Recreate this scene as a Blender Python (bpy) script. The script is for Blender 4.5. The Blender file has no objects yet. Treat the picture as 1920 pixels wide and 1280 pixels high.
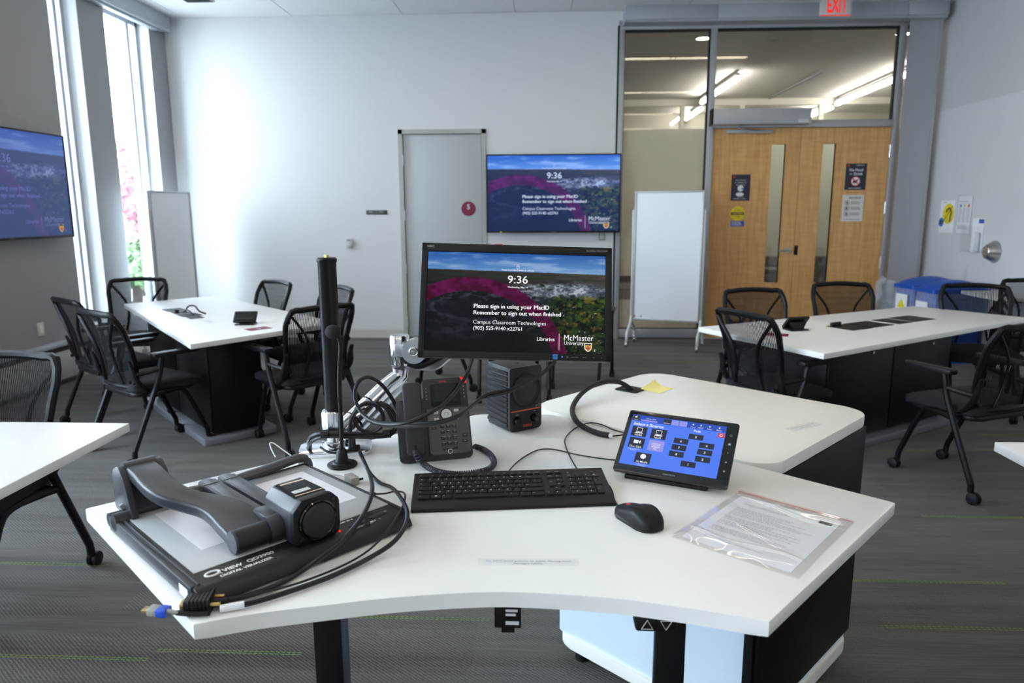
import bpy, bmesh, math, random
import numpy as np
from mathutils import Vector, Matrix, Euler
random.seed(7)
sc = bpy.context.scene
COL = sc.collection
PI = math.pi

# ------------------------------------------------------------------ camera, world, exposure
cam_d = bpy.data.cameras.new('camera')
cam = bpy.data.objects.new('camera', cam_d)
COL.objects.link(cam)
cam_d.sensor_width = 36.0
cam_d.lens = 25.125
cam_d.clip_start = 0.02
cam_d.clip_end = 200
cam.matrix_world = Matrix(((0.998876, -0.00455, 0.04719, 0), (0.047238, 0.179779, -0.982572, 0), (-0.004014, 0.983696, 0.179792, 1.5), (0, 0, 0, 1)))
cam_d.dof.use_dof = True
cam_d.dof.focus_distance = 1.85
cam_d.dof.aperture_fstop = 4.5
sc.camera = cam

sc.view_settings.view_transform = 'Standard'
sc.view_settings.look = 'None'
sc.view_settings.gamma = 1.0
sc.view_settings.use_curve_mapping = False
sc.view_settings.exposure = 0.0

SKY_STRENGTH = 24.0
ROOM_LAMP = 12.0
HALL_LAMP = 44.0
wd = bpy.data.worlds.new('overcast_sky')
sc.world = wd
wd.use_nodes = True
wnt = wd.node_tree
wbg = wnt.nodes['Background']
wbg.inputs['Color'].default_value = (0.70, 0.85, 1.0, 1)
wbg.inputs['Strength'].default_value = SKY_STRENGTH
sc.cycles.max_bounces = 10
sc.cycles.diffuse_bounces = 6
sc.cycles.transparent_max_bounces = 24
sc.cycles.sample_clamp_indirect = 8.0

# ------------------------------------------------------------------ materials
def lin(c):
    return tuple(((v / 255.0) / 12.92 if v / 255.0 <= 0.04045 else ((v / 255.0 + 0.055) / 1.055) ** 2.4) for v in c)

def node(nt, t, **kw):
    n = nt.nodes.new(t)
    for k, v in kw.items():
        setattr(n, k, v)
    return n

def mat(name, rgb, rough=0.5, metal=0.0, noise=0.06, nscale=40.0, bump=0.0, bscale=300.0, spec=0.5, coat=0.0, stretch=None):
    m = bpy.data.materials.new(name)
    m.use_nodes = True
    nt = m.node_tree
    b = nt.nodes['Principled BSDF']
    c = lin(rgb)
    tc = node(nt, 'ShaderNodeTexCoord')
    mp = node(nt, 'ShaderNodeMapping')
    nt.links.new(tc.outputs['Object'], mp.inputs['Vector'])
    if stretch:
        mp.inputs['Scale'].default_value = stretch
    nz = node(nt, 'ShaderNodeTexNoise')
    nz.inputs['Scale'].default_value = nscale
    nz.inputs['Detail'].default_value = 4
    nt.links.new(mp.outputs['Vector'], nz.inputs['Vector'])
    mr = node(nt, 'ShaderNodeMapRange')
    mr.inputs['To Min'].default_value = 1 - noise
    mr.inputs['To Max'].default_value = 1 + noise
    nt.links.new(nz.outputs['Fac'], mr.inputs['Value'])
    mx = node(nt, 'ShaderNodeMix', data_type='RGBA', blend_type='MULTIPLY')
    mx.inputs['Factor'].default_value = 1.0
    mx.inputs['A'].default_value = (*c, 1)
    nt.links.new(mr.outputs['Result'], mx.inputs['B'])
    nt.links.new(mx.outputs['Result'], b.inputs['Base Color'])
    b.inputs['Roughness'].default_value = rough
    b.inputs['Metallic'].default_value = metal
    b.inputs['Specular IOR Level'].default_value = spec
    b.inputs['Coat Weight'].default_value = coat
    if bump > 0:
        n2 = node(nt, 'ShaderNodeTexNoise')
        n2.inputs['Scale'].default_value = bscale
        n2.inputs['Detail'].default_value = 3
        nt.links.new(tc.outputs['Object'], n2.inputs['Vector'])
        bp = node(nt, 'ShaderNodeBump')
        bp.inputs['Strength'].default_value = bump
        bp.inputs['Distance'].default_value = 0.002
        nt.links.new(n2.outputs['Fac'], bp.inputs['Height'])
        nt.links.new(bp.outputs['Normal'], b.inputs['Normal'])
    return m

def emat(name, rgb, strength=1.0):
    m = bpy.data.materials.new(name)
    m.use_nodes = True
    nt = m.node_tree
    b = nt.nodes['Principled BSDF']
    b.inputs['Base Color'].default_value = (0.01, 0.01, 0.01, 1)
    b.inputs['Roughness'].default_value = 0.3
    b.inputs['Emission Color'].default_value = (*lin(rgb), 1)
    b.inputs['Emission Strength'].default_value = strength
    return m

def glassmat(name, tint=(1, 1, 1), rough=0.02, refl=1.0, ior=1.5):
    """thin sheet glass: clear transmission with Fresnel mirror"""
    m = bpy.data.materials.new(name)
    m.use_nodes = True
    nt = m.node_tree
    nt.nodes.remove(nt.nodes['Principled BSDF'])
    out = nt.nodes['Material Output']
    tr = node(nt, 'ShaderNodeBsdfTransparent')
    tr.inputs['Color'].default_value = (*tint, 1)
    gl = node(nt, 'ShaderNodeBsdfGlossy')
    gl.inputs['Roughness'].default_value = rough
    fr = node(nt, 'ShaderNodeFresnel')
    ge = node(nt, 'ShaderNodeNewGeometry')          # a single sheet behaves alike from both sides
    mi = node(nt, 'ShaderNodeMapRange')
    mi.inputs['To Min'].default_value = ior
    mi.inputs['To Max'].default_value = 1.0 / ior
    nt.links.new(ge.outputs['Backfacing'], mi.inputs['Value'])
    nt.links.new(mi.outputs['Result'], fr.inputs['IOR'])
    ml = node(nt, 'ShaderNodeMath', operation='MULTIPLY')
    ml.inputs[1].default_value = refl
    mx = node(nt, 'ShaderNodeMixShader')
    nt.links.new(fr.outputs['Fac'], ml.inputs[0])
    nt.links.new(ml.outputs[0], mx.inputs['Fac'])
    nt.links.new(tr.outputs[0], mx.inputs[1])
    nt.links.new(gl.outputs[0], mx.inputs[2])
    nt.links.new(mx.outputs[0], out.inputs['Surface'])
    return m

def filmmat(name, rgb, clear=0.25, trans=0.5):
    """frosted film / thin translucent plastic"""
    m = bpy.data.materials.new(name)
    m.use_nodes = True
    nt = m.node_tree
    nt.nodes.remove(nt.nodes['Principled BSDF'])
    out = nt.nodes['Material Output']
    c = (*lin(rgb), 1)
    df = node(nt, 'ShaderNodeBsdfDiffuse'); df.inputs['Color'].default_value = c
    tl = node(nt, 'ShaderNodeBsdfTranslucent'); tl.inputs['Color'].default_value = c
    tp = node(nt, 'ShaderNodeBsdfTransparent')
    nz = node(nt, 'ShaderNodeTexNoise'); nz.inputs['Scale'].default_value = 9
    mr = node(nt, 'ShaderNodeMapRange')
    mr.inputs['To Min'].default_value = clear * 0.85
    mr.inputs['To Max'].default_value = clear * 1.15
    nt.links.new(nz.outputs['Fac'], mr.inputs['Value'])
    m1 = node(nt, 'ShaderNodeMixShader'); m1.inputs['Fac'].default_value = trans
    m2 = node(nt, 'ShaderNodeMixShader')
    nt.links.new(df.outputs[0], m1.inputs[1]); nt.links.new(tl.outputs[0], m1.inputs[2])
    nt.links.new(mr.outputs['Result'], m2.inputs['Fac'])
    nt.links.new(m1.outputs[0], m2.inputs[1]); nt.links.new(tp.outputs[0], m2.inputs[2])
    nt.links.new(m2.outputs[0], out.inputs['Surface'])
    return m

def woodmat(name, rgb_a, rgb_b, rough=0.4):
    m = bpy.data.materials.new(name)
    m.use_nodes = True
    nt = m.node_tree
    b = nt.nodes['Principled BSDF']
    tc = node(nt, 'ShaderNodeTexCoord')
    mp = node(nt, 'ShaderNodeMapping'); mp.inputs['Scale'].default_value = (9, 9, 0.7)
    nt.links.new(tc.outputs['Object'], mp.inputs['Vector'])
    n1 = node(nt, 'ShaderNodeTexNoise'); n1.inputs['Scale'].default_value = 3; n1.inputs['Detail'].default_value = 8
    nt.links.new(mp.outputs['Vector'], n1.inputs['Vector'])
    mp2 = node(nt, 'ShaderNodeMapping'); mp2.inputs['Scale'].default_value = (1.6, 1.6, 9)
    nt.links.new(tc.outputs['Object'], mp2.inputs['Vector'])
    n2 = node(nt, 'ShaderNodeTexNoise'); n2.inputs['Scale'].default_value = 3.0; n2.inputs['Detail'].default_value = 2
    nt.links.new(mp2.outputs['Vector'], n2.inputs['Vector'])
    ad = node(nt, 'ShaderNodeMath', operation='MULTIPLY_ADD')
    ad.inputs[1].default_value = 0.45
    nt.links.new(n2.outputs['Fac'], ad.inputs[0]); nt.links.new(n1.outputs['Fac'], ad.inputs[2])
    cr = node(nt, 'ShaderNodeValToRGB')
    cr.color_ramp.elements[0].position = 0.45; cr.color_ramp.elements[0].color = (*lin(rgb_a), 1)
    cr.color_ramp.elements[1].position = 1.0; cr.color_ramp.elements[1].color = (*lin(rgb_b), 1)
    nt.links.new(ad.outputs[0], cr.inputs['Fac'])
    nt.links.new(cr.outputs['Color'], b.inputs['Base Color'])
    b.inputs['Roughness'].default_value = rough
    return m

def carpetmat():
    m = bpy.data.materials.new('carpet')
    m.use_nodes = True
    nt = m.node_tree
    b = nt.nodes['Principled BSDF']
    tc = node(nt, 'ShaderNodeTexCoord')
    oi = node(nt, 'ShaderNodeObjectInfo')
    def wn(sub):
        n = node(nt, 'ShaderNodeMath', operation='MULTIPLY'); n.inputs[1].default_value = sub
        nt.links.new(oi.outputs['Random'], n.inputs[0])
        f = node(nt, 'ShaderNodeMath', operation='FRACT'); nt.links.new(n.outputs[0], f.inputs[0])
        return f.outputs[0]
    # world coords via object info location + object coords
    va = node(nt, 'ShaderNodeVectorMath', operation='ADD')
    nt.links.new(tc.outputs['Object'], va.inputs[0]); nt.links.new(oi.outputs['Location'], va.inputs[1])
    def noise(scale, sx, sy, detail=3, rot=0):
        mp = node(nt, 'ShaderNodeMapping'); mp.inputs['Scale'].default_value = (sx, sy, 1)
        mp.inputs['Rotation'].default_value = (0, 0, rot)
        nt.links.new(va.outputs[0], mp.inputs['Vector'])
        n = node(nt, 'ShaderNodeTexNoise'); n.inputs['Scale'].default_value = scale; n.inputs['Detail'].default_value = detail
        nt.links.new(mp.outputs['Vector'], n.inputs['Vector'])
        return n.outputs['Fac']
    # diagonal twill ribs
    mp = node(nt, 'ShaderNodeMapping'); mp.inputs['Rotation'].default_value = (0, 0, math.radians(-52))
    nt.links.new(va.outputs[0], mp.inputs['Vector'])
    wv = node(nt, 'ShaderNodeTexWave'); wv.inputs['Scale'].default_value = 30; wv.inputs['Distortion'].default_value = 2.5
    wv.inputs['Detail'].default_value = 2; wv.inputs['Detail Scale'].default_value = 3
    nt.links.new(mp.outputs['Vector'], wv.inputs['Vector'])
    streak = noise(1.0, 4, 190, 4)
    broad = noise(1.0, 0.6, 9, 2)
    grain = noise(420, 1, 1, 2)
    pick = noise(1.0, 0.5, 3.2, 1)          # broad zones of twill and plain streaks
    ad0 = node(nt, 'ShaderNodeMath', operation='MULTIPLY_ADD'); ad0.inputs[1].default_value = 0.22
    nt.links.new(wn(37.3), ad0.inputs[0]); nt.links.new(pick, ad0.inputs[2])
    gt = node(nt, 'ShaderNodeMapRange'); gt.inputs['From Min'].default_value = 0.52; gt.inputs['From Max'].default_value = 0.60
    nt.links.new(ad0.outputs[0], gt.inputs['Value'])
    mxh = node(nt, 'ShaderNodeMix', data_type='FLOAT')
    nt.links.new(gt.outputs['Result'], mxh.inputs['Factor'])
    nt.links.new(streak, mxh.inputs['A']); nt.links.new(wv.outputs['Fac'], mxh.inputs['B'])
    # value = 0.55*pattern + .25*grain + .3*broad
    def madd(a, k, c):
        n = node(nt, 'ShaderNodeMath', operation='MULTIPLY_ADD'); n.inputs[1].default_value = k
        nt.links.new(a, n.inputs[0])
        if c is None: n.inputs[2].default_value = 0.0
        else: nt.links.new(c, n.inputs[2])
        return n.outputs[0]
    v = madd(mxh.outputs['Result'], 0.28, None)
    v = madd(grain, 0.36, v)
    v = madd(broad, 0.45, v)
    v = madd(streak, 0.30, v)
    v = madd(wn(11.7), 0.10, v)
    cr = node(nt, 'ShaderNodeValToRGB')
    cr.color_ramp.elements[0].position = 0.38; cr.color_ramp.elements[0].color = (*lin((32, 31, 30)), 1)
    cr.color_ramp.elements[1].position = 1.02; cr.color_ramp.elements[1].color = (*lin((112, 109, 106)), 1)
    nt.links.new(v, cr.inputs['Fac'])
    nt.links.new(cr.outputs['Color'], b.inputs['Base Color'])
    b.inputs['Roughness'].default_value = 0.95
    b.inputs['Specular IOR Level'].default_value = 0.15
    b.inputs['Sheen Weight'].default_value = 0.07
    b.inputs['Sheen Roughness'].default_value = 0.45
    bp = node(nt, 'ShaderNodeBump'); bp.inputs['Strength'].default_value = 0.9; bp.inputs['Distance'].default_value = 0.004
    nt.links.new(v, bp.inputs['Height']); nt.links.new(bp.outputs['Normal'], b.inputs['Normal'])
    return m

M = {}
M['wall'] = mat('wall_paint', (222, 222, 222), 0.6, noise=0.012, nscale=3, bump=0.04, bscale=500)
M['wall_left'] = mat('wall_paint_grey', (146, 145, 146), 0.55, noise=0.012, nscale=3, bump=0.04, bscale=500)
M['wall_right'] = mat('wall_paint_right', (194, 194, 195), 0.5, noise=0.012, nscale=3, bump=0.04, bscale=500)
M['wall_panel'] = mat('wall_panel_film', (206, 206, 208), 0.4, noise=0.01, nscale=3)
M['ceil'] = mat('ceiling_tile', (226, 226, 226), 0.8, noise=0.02, nscale=120, bump=0.1, bscale=250)
M['base'] = mat('baseboard', (205, 200, 192), 0.5, noise=0.01)
M['carpet'] = carpetmat()
M['green'] = mat('green_yarn', (112, 138, 58), 0.95, noise=0.5, nscale=160)
M['doorgrey'] = mat('door_grey_paint', (186, 190, 190), 0.5, noise=0.01)
M['framegrey'] = mat('frame_grey_paint', (178, 178, 174), 0.5, noise=0.01)
M['alu'] = mat('anodised_aluminium', (176, 176, 178), 0.42, 0.35, noise=0.04, stretch=(1, 1, 0.05))
M['alud'] = mat('aluminium_valance', (176, 180, 186), 0.45, 0.3, noise=0.02)
M['gasket'] = mat('black_gasket', (22, 24, 28), 0.6)
M['wood'] = woodmat('maple_veneer', (194, 140, 80), (222, 174, 112))
M['steel'] = mat('brushed_steel', (190, 190, 190), 0.28, 1.0, noise=0.06, stretch=(1, 1, 0.05))
M['chrome'] = mat('polished_aluminium', (225, 227, 232), 0.16, 1.0, noise=0.03, nscale=12)
M['chromeb'] = mat('satin_aluminium', (200, 204, 210), 0.3, 1.0, noise=0.04, nscale=60)
M['white'] = mat('white_laminate', (236, 235, 233), 0.33, noise=0.008, nscale=8, bump=0.02, bscale=700)
M['cream'] = mat('cream_laminate', (238, 235, 229), 0.35, noise=0.008, nscale=8, bump=0.02, bscale=700)
M['edge'] = mat('white_edge_band', (226, 224, 222), 0.4, noise=0.01)
M['cabwhite'] = mat('white_metal_panel', (206, 219, 232), 0.35, noise=0.01)
M['black'] = mat('black_plastic', (13, 13, 15), 0.45, noise=0.08, bump=0.05, bscale=900, spec=0.3)
M['blackm'] = mat('black_matte_metal', (8, 9, 11), 0.42, 0.0, noise=0.05, bump=0.03, spec=0.25)
M['blackg'] = mat('gloss_black', (9, 9, 11), 0.08, noise=0.02, coat=0.5)
M['blackr'] = mat('black_rubber', (13, 13, 15), 0.6, noise=0.1, spec=0.3)
M['fabric'] = mat('black_seat_fabric', (19, 20, 24), 0.9, noise=0.25, nscale=600, bump=0.3, bscale=700)
M['strand'] = mat('black_mesh_strand', (16, 17, 20), 0.8, noise=0.1, spec=0.2)
M['darkpanel'] = mat('dark_woven_panel', (12, 11, 10), 0.45, noise=0.3, nscale=500, bump=0.1, bscale=900, spec=0.15)
M['charcoal'] = mat('charcoal_plastic', (50, 52, 58), 0.36, noise=0.04, bump=0.05, bscale=1100, spec=0.5)
M['charcoald'] = mat('dark_charcoal_plastic', (27, 27, 30), 0.45, noise=0.04, bump=0.05, bscale=1100, spec=0.4)
M['phone'] = mat('phone_body', (42, 41, 46), 0.45, noise=0.05, bump=0.05, bscale=1100, spec=0.4)
M['phonem'] = mat('phone_metal_face', (80, 79, 78), 0.38, 0.35, noise=0.06, nscale=200)
M['silver'] = mat('silver_plastic', (204, 205, 204), 0.35, 0.2, noise=0.02)
M['red'] = mat('red_plastic', (190, 40, 38), 0.4)
M['maroon'] = mat('maroon_print', (122, 20, 62), 0.5)
M['orange'] = mat('orange_print', (214, 84, 40), 0.5)
M['whiteink'] = mat('white_ink', (225, 225, 225), 0.6)
M['greyink'] = mat('grey_ink', (140, 140, 142), 0.6)
M['lightink'] = mat('faint_ink', (172, 172, 176), 0.7)
M['darkink'] = mat('dark_ink', (70, 70, 74), 0.7)
M['navy'] = mat('navy_print', (36, 40, 56), 0.5)
M['yellow'] = mat('yellow_print', (232, 206, 30), 0.5)
M['sticky'] = mat('sticky_note', (246, 234, 150), 0.7)
M['blueprint'] = mat('blue_print', (48, 92, 178), 0.5)
M['bluebin'] = mat('blue_bin_plastic', (8, 76, 172), 0.35, noise=0.05)
M['greybin'] = mat('grey_bin_plastic', (150, 156, 162), 0.4, noise=0.05)
M['paper'] = mat('paper', (233, 234, 238), 0.7, noise=0.01)
M['papergrey'] = mat('paper_grey', (214, 212, 208), 0.7, noise=0.02)
M['lightbox'] = mat('light_box_grey', (176, 179, 182), 0.3, noise=0.01)
M['lightboxw'] = mat('light_box_white', (222, 221, 226), 0.3, noise=0.01)
M['whiteboard'] = mat('whiteboard_enamel', (232, 236, 242), 0.2, noise=0.01)
M['wbgrey'] = mat('whiteboard_back', (232, 234, 236), 0.35, noise=0.01)
M['blind'] = mat('roller_blind_fabric', (166, 166, 169), 0.85, noise=0.05, nscale=300)
M['bluesticker'] = mat('blue_sticker', (40, 120, 190), 0.4)
M['blueplug'] = mat('blue_plug', (28, 76, 190), 0.4)
M['gold'] = mat('gold_contacts', (200, 170, 110), 0.3, 0.9)
M['greyplug'] = mat('grey_plug', (150, 148, 142), 0.5)
M['cable'] = mat('black_cable', (18, 20, 23), 0.4, noise=0.08, spec=0.4)
M['cableb'] = mat('braided_sleeve', (22, 22, 24), 0.7, noise=0.3, nscale=500)
M['cord'] = mat('handset_cord', (44, 44, 56), 0.45)
M['whitecable'] = mat('white_cable', (222, 224, 226), 0.4)
M['pole'] = mat('black_pole_paint', (12, 12, 14), 0.3, noise=0.04, spec=0.35)
M['lens'] = mat('lens_cap', (10, 10, 11), 0.5)
M['glass'] = glassmat('clear_glass', (0.95, 0.97, 0.96), refl=1.0)
M['glasshall'] = glassmat('hall_glass', (0.94, 0.945, 0.93), refl=2.2)
M['film'] = filmmat('frosted_film', (232, 222, 198), clear=0.10, trans=0.35)
M['filmfar'] = filmmat('frosted_film_far', (206, 208, 190), clear=0.10, trans=0.5)
M['bag'] = filmmat('clear_bag', (226, 230, 238), clear=0.62, trans=0.4)
M['sleeve'] = glassmat('clear_plastic', (0.992, 0.992, 0.996), rough=0.05, refl=1.3, ior=1.5)
M['tape'] = glassmat('clear_tape', (0.975, 0.975, 0.965), rough=0.25, refl=0.6, ior=1.4)
M['acryl'] = glassmat('clear_acrylic', (0.97, 0.98, 0.985), rough=0.03, refl=1.2, ior=1.5)
M['hallwall'] = mat('hall_wall_paint', (206, 204, 188), 0.7, noise=0.02)
M['hallceil'] = mat('hall_ceiling_paint', (202, 199, 190), 0.8, noise=0.02)
M['plinth'] = mat('silver_plinth', (132, 134, 140), 0.4, 0.4, noise=0.03)
M['hallfloor'] = mat('hall_floor_carpet', (92, 86, 78), 0.9, noise=0.3, nscale=200)
M['halldark'] = mat('hall_dark_panel', (84, 84, 82), 0.7)
M['ground'] = mat('paving', (205, 205, 202), 0.9, noise=0.1, nscale=2)
M['leafg'] = mat('green_leaves', (96, 120, 84), 0.8, noise=0.3, nscale=8)
M['leafp'] = mat('pink_blossom', (140, 92, 104), 0.8, noise=0.25, nscale=8)
M['bark'] = mat('bark', (60, 52, 48), 0.9, noise=0.2)
M['lampw'] = emat('warm_diffuser', (255, 238, 210), ROOM_LAMP)
M['lampc'] = emat('hall_tube', (255, 250, 242), HALL_LAMP)
M['exitred'] = emat('exit_letters', (255, 36, 24), 1.0)
M['led_red'] = emat('red_led', (255, 20, 20), 1.2)
M['led_blue'] = emat('blue_led', (90, 120, 255), 1.4)
M['led_yel'] = emat('yellow_led', (190, 200, 40), 0.9)
M['scr_white'] = emat('screen_white', (245, 246, 250), 0.95)
M['scr_tv'] = emat('screen_white_tv', (208, 222, 250), 0.95)
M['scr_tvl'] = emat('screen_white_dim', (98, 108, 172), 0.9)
M['scr_mag'] = emat('screen_magenta', (150, 20, 60), 0.9)
M['scr_gold'] = emat('screen_gold', (226, 176, 70), 0.9)

# ------------------------------------------------------------------ mesh helpers
class MB:
    """collects shapes into one bmesh"""
    def __init__(s, X=None):
        s.bm = bmesh.new(); s.X = X or Matrix.Identity(4)
    def _t(s, p):
        return s.X @ Vector(p)
    def box(s, c, d, bev=0.0, rot=None, seg=2):
        T = s.X @ Matrix.Translation(c)
        if rot is not None:
            T = T @ Euler(rot).to_matrix().to_4x4()
        T = T @ Matrix.Diagonal((d[0], d[1], d[2], 1))
        r = bmesh.ops.create_cube(s.bm, size=1.0, matrix=T)
        if bev > 0:
            es = list({e for v in r['verts'] for e in v.link_edges})
            bmesh.ops.bevel(s.bm, geom=es, offset=bev, offset_type='OFFSET', segments=seg, profile=0.5, affect='EDGES', clamp_overlap=True)
        return s
    def span(s, a, b, bev=0.0, seg=2):
        c = [(a[i] + b[i]) / 2 for i in range(3)]; d = [abs(b[i] - a[i]) for i in range(3)]
        return s.box(c, d, bev, seg=seg)
    def rings(s, rings, closed=False, cap=True):
        return s._rings([[s._t(p) for p in r] for r in rings], closed, cap)
    def _rings(s, rings, closed=False, cap=True):
        vs = [[s.bm.verts.new(p) for p in r] for r in rings]
        n = len(vs[0])
        m = len(vs)
        for i in range(m if closed else m - 1):
            a, b = vs[i], vs[(i + 1) % m]
            for j in range(n):
                try: s.bm.faces.new((a[j], a[(j + 1) % n], b[(j + 1) % n], b[j]))
                except ValueError: pass
        if cap and not closed:
            for r in (vs[0][::-1], vs[-1]):
                try: s.bm.faces.new(r)
                except ValueError: pass
        return s
    def cyl(s, p0, p1, r, r2=None, seg=16, cap=True):
        return s.tube([p0, p1], r, seg, 0, radii=[r, r if r2 is None else r2], cap=cap)
    def tube(s, pts, r, seg=8, sub=4, closed=False, radii=None, flat=None, cap=True, up=None):
        P = [Vector(p) for p in pts]
        R = list(radii) if radii else [r] * len(P)
        if sub > 0 and len(P) > 2:
            P, R = catmull(P, R, sub, closed)
        n = len(P)
        out = []
        prev = None
        for i in range(n):
            if closed: t = P[(i + 1) % n] - P[i - 1]
            elif i == 0: t = P[1] - P[0]
            elif i == n - 1: t = P[-1] - P[-2]
            else: t = (P[i + 1] - P[i]).normalized() + (P[i] - P[i - 1]).normalized()
            if t.length < 1e-9: t = Vector((0, 0, 1))
            t.normalize()
            if up is not None:
                a = Vector(up); a = a - t * a.dot(t)
                a = a.normalized() if a.length > 1e-6 else t.orthogonal().normalized()
            elif prev is None:
                a = t.orthogonal().normalized()
            else:
                a = prev - t * prev.dot(t)
                a = a.normalized() if a.length > 1e-6 else t.orthogonal().normalized()
            prev = a
            b = t.cross(a)
            fa, fb = flat if flat else (1, 1)
            out.append([s._t(P[i] + (a * math.cos(q) * fa + b * math.sin(q) * fb) * R[i]) for q in [2 * PI * k / seg for k in range(seg)]])
        return s._rings(out, closed, cap)
    def lathe(s, prof, seg=24, c=(0, 0, 0), axis='z'):
        def f(r, z, q):
            x, y = r * math.cos(q), r * math.sin(q)
            v = {'z': (x, y, z), 'y': (x, z, y), 'x': (z, x, y)}[axis]
            return s._t(Vector(c) + Vector(v))
        prof = [(max(r, 1e-4), z) for r, z in prof]
        return s._rings([[f(r, z, 2 * PI * k / seg) for k in range(seg)] for r, z in prof], cap=False)
    def prism(s, poly, z0, z1, bev=0.0, seg=2, holes=None):
        lo = [s.bm.verts.new(s._t((x, y, z0))) for x, y in poly]
        hi = [s.bm.verts.new(s._t((x, y, z1))) for x, y in poly]
        n = len(poly)
        fs = [s.bm.faces.new(lo[::-1]), s.bm.faces.new(hi)]
        for i in range(n):
            fs.append(s.bm.faces.new((lo[i], lo[(i + 1) % n], hi[(i + 1) % n], hi[i])))
        if bev > 0:
            es = list(fs[0].edges) + list(fs[1].edges)
            bmesh.ops.bevel(s.bm, geom=es, offset=bev, offset_type='OFFSET', segments=seg, profile=0.5, affect='EDGES', clamp_overlap=True)
        return s
    def poly(s, pts):
        s.bm.faces.new([s.bm.verts.new(s._t(p)) for p in pts]); return s
    def sphere(s, c, r, sc3=(1, 1, 1), seg=16):
        T = s.X @ Matrix.Translation(c) @ Matrix.Diagonal((*sc3, 1))
        bmesh.ops.create_uvsphere(s.bm, u_segments=seg, v_segments=max(6, seg // 2), radius=r, matrix=T); return s
    def grid(s, fn, nu, nv, closed_u=False):
        vs = [[s.bm.verts.new(s._t(fn(i / nu, j / nv))) for j in range(nv + 1)] for i in range(nu + (0 if closed_u else 1))]
        m = len(vs)
        for i in range(nu):
            a, b = vs[i], vs[(i + 1) % m]
            for j in range(nv):
                s.bm.faces.new((a[j], b[j], b[j + 1], a[j + 1]))
        return s
    def text(s, body, w=None, h=None, at=(0, 0, 0), R=None, align='c', bold=0.0, italic=0.0):
        """flat lettering; w or h fixes its size; at = anchor; R = 4x4 rotation"""
        V, F, (x0, x1, y0, y1) = text_geo(body, bold)
        tw, th = max(x1 - x0, 1e-6), max(y1 - y0, 1e-6)
        kx = ky = (w / tw) if w else (h / th)
        if w and h: ky = h / th
        ax = {'l': x0, 'c': (x0 + x1) / 2, 'r': x1}[align]
        T = s.X @ Matrix.Translation(at) @ (R if R is not None else Matrix.Identity(4))
        vv = [s.bm.verts.new(T @ Vector(((x - ax + italic * (y - y0)) * kx, (y - (y0 + y1) / 2) * ky, 0))) for x, y in V]
        for f in F:
            try: s.bm.faces.new([vv[i] for i in f])
            except ValueError: pass
        return s
    def lines(s, x0, x1, ys, h, R=None, at=(0, 0, 0), jitter=0.3, words=True, rng=None):
        """rows of small word-like dashes, for print too small to read"""
        rng = rng or random
        T = s.X @ Matrix.Translation(at) @ (R if R is not None else Matrix.Identity(4))
        for y in ys:
            x = x0; end = x1 - rng.random() * jitter * (x1 - x0)
            while x < end:
                wl = (0.8 + rng.random() * 3.2) * h * 1.1
                xe = min(x + wl, end)
                vv = [s.bm.verts.new(T @ Vector(p)) for p in ((x, y - h / 2, 0), (xe, y - h / 2, 0), (xe, y + h / 2, 0), (x, y + h / 2, 0))]
                s.bm.faces.new(vv)
                x = xe + h * 0.7
        return s
    def mesh(s, name, smooth=True, angle=38):
        bmesh.ops.recalc_face_normals(s.bm, faces=s.bm.faces[:]) if smooth != 'flat' else None
        if smooth is True:
            ca = math.radians(angle)
            for f in s.bm.faces: f.smooth = True
            for e in s.bm.edges:
                if len(e.link_faces) == 2 and e.calc_face_angle(0) > ca: e.smooth = False
        me = bpy.data.meshes.new(name)
        s.bm.to_mesh(me); s.bm.free()
        return me

def catmull(P, R, sub, closed):
    n = len(P); out = []; ro = []
    m = n if closed else n - 1
    for i in range(m):
        p1, p2 = P[i], P[(i + 1) % n]
        p0 = P[i - 1] if (closed or i > 0) else p1 * 2 - p2
        p3 = P[(i + 2) % n] if (closed or i + 2 < n) else p2 * 2 - p1
        for k in range(sub):
            t = k / sub
            out.append(0.5 * ((2 * p1) + (p2 - p0) * t + (2 * p0 - 5 * p1 + 4 * p2 - p3) * t * t + (3 * p1 - p0 - 3 * p2 + p3) * t ** 3))
            ro.append(R[i] * (1 - t) + R[(i + 1) % n] * t)
    if not closed:
        out.append(P[-1]); ro.append(R[-1])
    return out, ro

_tg = {}
def text_geo(body, bold=0.0):
    key = (body, bold)
    if key in _tg: return _tg[key]
    cu = bpy.data.curves.new('lettering', 'FONT')
    cu.body = body; cu.size = 1.0; cu.offset = bold; cu.resolution_u = 3
    ob = bpy.data.objects.new('lettering', cu)
    me = ob.to_mesh()
    V = [(v.co.x, v.co.y) for v in me.vertices]
    F = [tuple(p.vertices) for p in me.polygons]
    ob.to_mesh_clear()
    bpy.data.objects.remove(ob); bpy.data.curves.remove(cu)
    if not V: V = [(0, 0), (1, 0), (1, 1)]; F = []
    xs = [v[0] for v in V]; ys = [v[1] for v in V]
    _tg[key] = (V, F, (min(xs), max(xs), min(ys), max(ys)))
    return _tg[key]

RX90 = Matrix.Rotation(PI / 2, 4, 'X')         # xy lettering -> xz plane, facing -y

def rrect(w, h, r, seg=5, cx=0, cy=0):
    out = []
    for qx, qy, a in ((1, 1, 0), (-1, 1, 90), (-1, -1, 180), (1, -1, 270)):
        for k in range(seg + 1):
            t = math.radians(a + 90 * k / seg)
            out.append((cx + qx * (w / 2 - r) + r * math.cos(t), cy + qy * (h / 2 - r) + r * math.sin(t)))
    return out

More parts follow.
